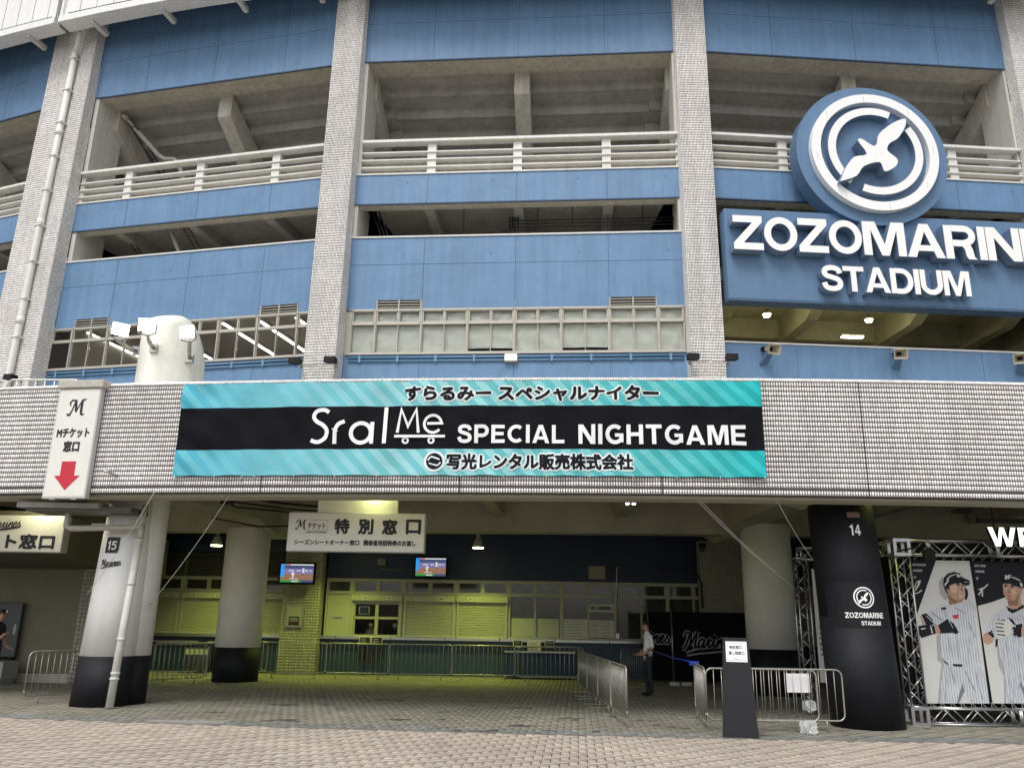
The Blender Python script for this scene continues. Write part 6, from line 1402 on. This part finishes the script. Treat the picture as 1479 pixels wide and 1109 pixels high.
def local_build(m, name, mats, parent):
    x = XF.pop(parent.name, None); o = m.build(name, mats, parent); XF[parent.name] = x if x is not None else Matrix.Identity(4); return o
def head_parts(r, hx, hy, hz, fwd, s=1.0, cap=False, mask=None):
    """fwd: facing angle in the local frame (0 = -y)"""
    Q = Matrix.Translation((hx, hy, hz)) @ Matrix.Rotation(fwd, 4, 'Z'); G = lambda t, o_, z: Q @ Vector((t*s, -o_*s, z*s))
    m = MB(); secs = []
    for i in range(11):
        ph = R(8+i*10.2) if not cap else R(8+i*8.4); rr_ = math.sin(ph); z = .115*math.cos(ph)+.02
        secs.append([(.084*rr_*math.cos(a), (.102*rr_*math.sin(a)-.008) if math.sin(a) < .35 or i < 5 else min(.102*rr_*math.sin(a)-.008, .066), z+(.0 if math.sin(a) < .2 else .012*i*.5)) for a in [2*math.pi*j/20 for j in range(20)]])
    m.loft(G, secs, 0, True, True); 
    if cap: m.loft(G, [[(.06*math.cos(a), .085+.075*max(0, math.sin(a)), z) for a in [math.pi*j/8 for j in range(9)]] for z in (.045, .055)], 0, True, False)
    local_build(m, 'cap' if cap else 'hair', hair_m, r)
    m = MB(); m.loft(G, [[(-.012, .088, -.01), (.012, .088, -.01), (.004, .096, .03), (-.004, .096, .03)], [(-.012, .108, -.018), (.012, .108, -.018), (.003, .10, .02), (-.003, .10, .02)]]); 
    for sx in (-1, 1): m.cyl(G, sx*.082, -.005, -.02, .03, .012, 8)
    local_build(m, 'nose_and_ears', skin_m, r)
    m = MB(); [m.box(G, sx*.033-.013, sx*.033+.013, .090, .094, .018, .026) for sx in (-1, 1)]; m.box(G, -.02, .02, .090, .094, -.047, -.041); local_build(m, 'eyes_and_mouth', hair_m, r)
    if mask: m = MB(); m.loft(G, [[(.075*math.sin(a), .098*math.cos(a), z) for a in [R(-70+20*j) for j in range(8)]]+[(.07*math.sin(a), .09*math.cos(a), z) for a in [R(70-20*j) for j in range(8)]] for z in (-.07, .0)]); local_build(m, 'face_mask', mask, r)
def fingers(r, x, y, z, d, side, s=1.0, curl=.5):
    m = MB(); d = Vector(d).normalized(); u = Vector((side, 0, 0)); u = (u-d*u.dot(d)).normalized(); n_ = d.cross(u)
    for i, ln in enumerate((.065, .078, .073, .055)):
        a = Vector((x, y, z))+u*(i-1.5)*.019*s; m.tube([a, a+d*ln*.5*s, a+(d*.75+n_*curl*.4)*ln*s, a+(d*.8+n_*curl*.9)*ln*s], [.009*s, .0085*s, .008*s, .006*s], 6)
    a = Vector((x, y, z))-d*.03*s-u*.035*s; m.tube([a, a-u*.02*s+d*.025*s, a-u*.022*s+d*.05*s], [.011*s, .010*s, .008*s], 6); local_build(m, 'fingers', skin_m, r)
shirt = mat('white_shirt', (.78, .78, .79), .7, noise=.08, nscale=12); trou = mat('navy_trousers', (.010, .012, .022), .7); tee = mat('dark_tshirt', (.02, .022, .03), .8)
# guard: stands side on, facing left, hands held in front at waist height
J = [(0, 0, .93, .135, .115), (0, .01, 1.10, .125, .105), (0, .0, 1.30, .155, .115), (0, 0, 1.42, .12, .09), (0, -.01, 1.50, .052), (0, -.03, 1.565, .07), (0, -.035, 1.65, .082, .095), (0, -.03, 1.72, .05),
     (-.17, .01, 1.40, .062), (-.23, .05, 1.14, .048), (-.16, -.13, 1.00, .036), (-.11, -.22, .97, .032), (-.09, -.27, .96, .03, .02),
     (.17, .01, 1.40, .062), (.23, .05, 1.14, .048), (.16, -.14, 1.0, .036), (.11, -.22, .97, .032), (.09, -.27, .96, .03, .02),
     (-.10, 0, .86, .09), (-.105, .0, .50, .062), (-.11, .03, .10, .045), (-.11, -.08, .04, .036, .03), (-.11, -.15, .035, .034, .022),
     (.10, 0, .86, .09), (.105, .0, .50, .062), (.11, .05, .10, .045), (.11, -.06, .04, .036, .03), (.11, -.13, .035, .034, .022)]
E_ = [(0, 1, 0), (1, 2, 0), (2, 3, 0), (3, 4, 1), (4, 5, 1), (5, 6, 1), (6, 7, 1), (3, 8, 0), (8, 9, 0), (9, 10, 1), (10, 11, 1), (11, 12, 1), (3, 13, 0), (13, 14, 0), (14, 15, 1), (15, 16, 1), (16, 17, 1),
      (0, 18, 2), (18, 19, 2), (19, 20, 2), (20, 21, 3), (21, 22, 3), (0, 23, 2), (23, 24, 2), (24, 25, 2), (25, 26, 3), (26, 27, 3)]
r, b_ = person('person', 'man in white shirt and dark trousers standing in profile by the partition', J, E_, [shirt, skin_m, trou, rubber], (3.48, 21.6, 0), R(-78))
head_parts(r, 0, -.035, 1.645, 0); fingers(r, -.085, -.28, .96, (.2, -1, -.2), 1); fingers(r, .085, -.28, .96, (-.2, -1, -.2), -1)
m = MB(); m.box(lambda t, o_, z: Vector((t, -o_, z)), -.15, .15, -.13, .13, .955, .99); local_build(m, 'belt', rubber, r)
m = MB(); m.tube([(-.06, -.10, 1.45), (-.05, -.13, 1.25), (0, -.14, 1.12), (.05, -.13, 1.25), (.06, -.10, 1.45)], .006, 5); local_build(m, 'lanyard', rubber, r)
# man with a bottle at the left edge
J = [(0, 0, .95, .15, .12), (0, .01, 1.12, .14, .11), (0, 0, 1.32, .17, .12), (0, 0, 1.44, .12, .09), (0, -.01, 1.52, .055), (0, -.03, 1.58, .07), (0, -.035, 1.665, .085, .097), (0, -.03, 1.74, .05),
     (-.18, .01, 1.42, .068), (-.24, .03, 1.16, .05), (-.18, -.20, 1.14, .04), (-.13, -.29, 1.24, .035), (-.12, -.33, 1.28, .03, .02),
     (.18, .01, 1.42, .068), (.25, .03, 1.16, .05), (.22, -.12, .98, .04), (.20, -.2, .95, .033), (.20, -.25, .93, .03, .02),
     (-.10, 0, .88, .09), (-.105, 0, .5, .062), (-.11, .03, .1, .045), (-.11, -.08, .04, .036, .03), (-.11, -.15, .035, .034, .022), (.10, 0, .88, .09), (.105, 0, .5, .062), (.11, .05, .1, .045), (.11, -.06, .04, .036, .03), (.11, -.13, .035, .034, .022)]
r, b_ = person('person', 'man in dark cap and T-shirt holding a water bottle at the left edge', J, [(a, c, (1 if (a, c) in ((8, 9), (13, 14)) else k)) if False else (a, c, k) for a, c, k in E_], [tee, skin_m, trou, rubber], (-11.76, 19.95, 0), R(82))
head_parts(r, 0, -.035, 1.66, 0, 1.0, True); fingers(r, -.115, -.335, 1.27, (.3, -.9, .2), 1); fingers(r, .20, -.26, .93, (-.1, -1, -.3), -1)
o = thing('water_bottle', 'clear plastic water bottle held by the man at the left edge', 'bottle', (-11.40, 20.0, 1.24), 0)
m = MB(); m.loft(W0, [[(-11.40+q*math.cos(a), 20.0+q*math.sin(a), z) for a in [2*math.pi*j/16 for j in range(16)]] for q, z in ((.03, 1.24), (.034, 1.25), (.034, 1.38), (.026, 1.41), (.013, 1.43), (.013, 1.445))], 0, True, True); m.build('bottle_body', mat('bottle_plastic', (.55, .65, .60), .1, trans=.6, ior=1.2), o)
m = MB(); m.cyl(W0, -11.40, 20.0, 1.445, 1.465, .016, 12); m.build('bottle_cap', wht, o)
# two clerks behind the open window (seated busts with desks below the sill)
maskm = mat('face_mask', (.65, .68, .70), .7)
Jc = [(0, 0, 0, .14, .11), (0, 0, .2, .15, .11), (0, 0, .42, .11, .09), (0, -.01, .50, .05), (0, -.03, .56, .07), (0, -.035, .64, .082, .095), (0, -.03, .71, .05), (-.17, .0, .38, .06), (-.22, -.04, .14, .045), (-.10, -.24, .12, .036), (-.06, -.31, .14, .028, .02), (.17, 0, .38, .06), (.22, -.04, .14, .045), (.10, -.24, .12, .036), (.06, -.31, .14, .028, .02)]
Ec = [(0, 1, 0), (1, 2, 0), (2, 3, 1), (3, 4, 1), (4, 5, 1), (5, 6, 1), (2, 7, 0), (7, 8, 0), (8, 9, 0), (9, 10, 1), (2, 11, 0), (11, 12, 0), (12, 13, 0), (13, 14, 1)]
for t, lab, sm in ((-4.52, 'clerk in a patterned blouse and face mask behind the open ticket window, left one', mat('beige_blouse', (.34, .26, .18), .8, noise=.3, nscale=30)), (-3.72, 'clerk in dark clothes and face mask behind the open ticket window, right one', tee)):
    p = TK(t, -.55, .92); r, b_ = person('person', lab, Jc, Ec, [sm, skin_m], tuple(p), R(-4)); head_parts(r, 0, -.035, .63, 0, 1.0, False, maskm); fingers(r, -.05, -.33, .14, (.2, -1, 0), 1, .9); fingers(r, .05, -.33, .14, (-.2, -1, 0), -1, .9)
m = MB(); m.box(TK, -5.0, -3.5, -1.3, -.3, .86, .91); single(m, 'office_desk', steel, 'desk behind the open ticket window below the clerks', 'desk', tuple(TK(-4.2, -.8, .86)))
for t in (-4.93, -4.05):
    m = MB(); m.box(TK, t-.02, t+.24, -.40, -.36, 1.2, 1.55); single(m, 'monitor', rubber, 'dark monitor behind the open ticket window, %s' % ('at its left jamb' if t < -4.5 else 'in its middle'), 'monitor', tuple(TK(t, -.4, 1.2)))
m = MB(); m.box(TK, -4.86, -4.50, -.02, .0, 1.84, 2.10, 0); m.box(TK, -4.82, -4.54, .0, .004, 1.87, 2.07, 1); single(m, 'window_notice', [paper, teal], 'framed teal notice inside the open ticket window', 'notice', tuple(TK(-4.7, 0, 1.85)))
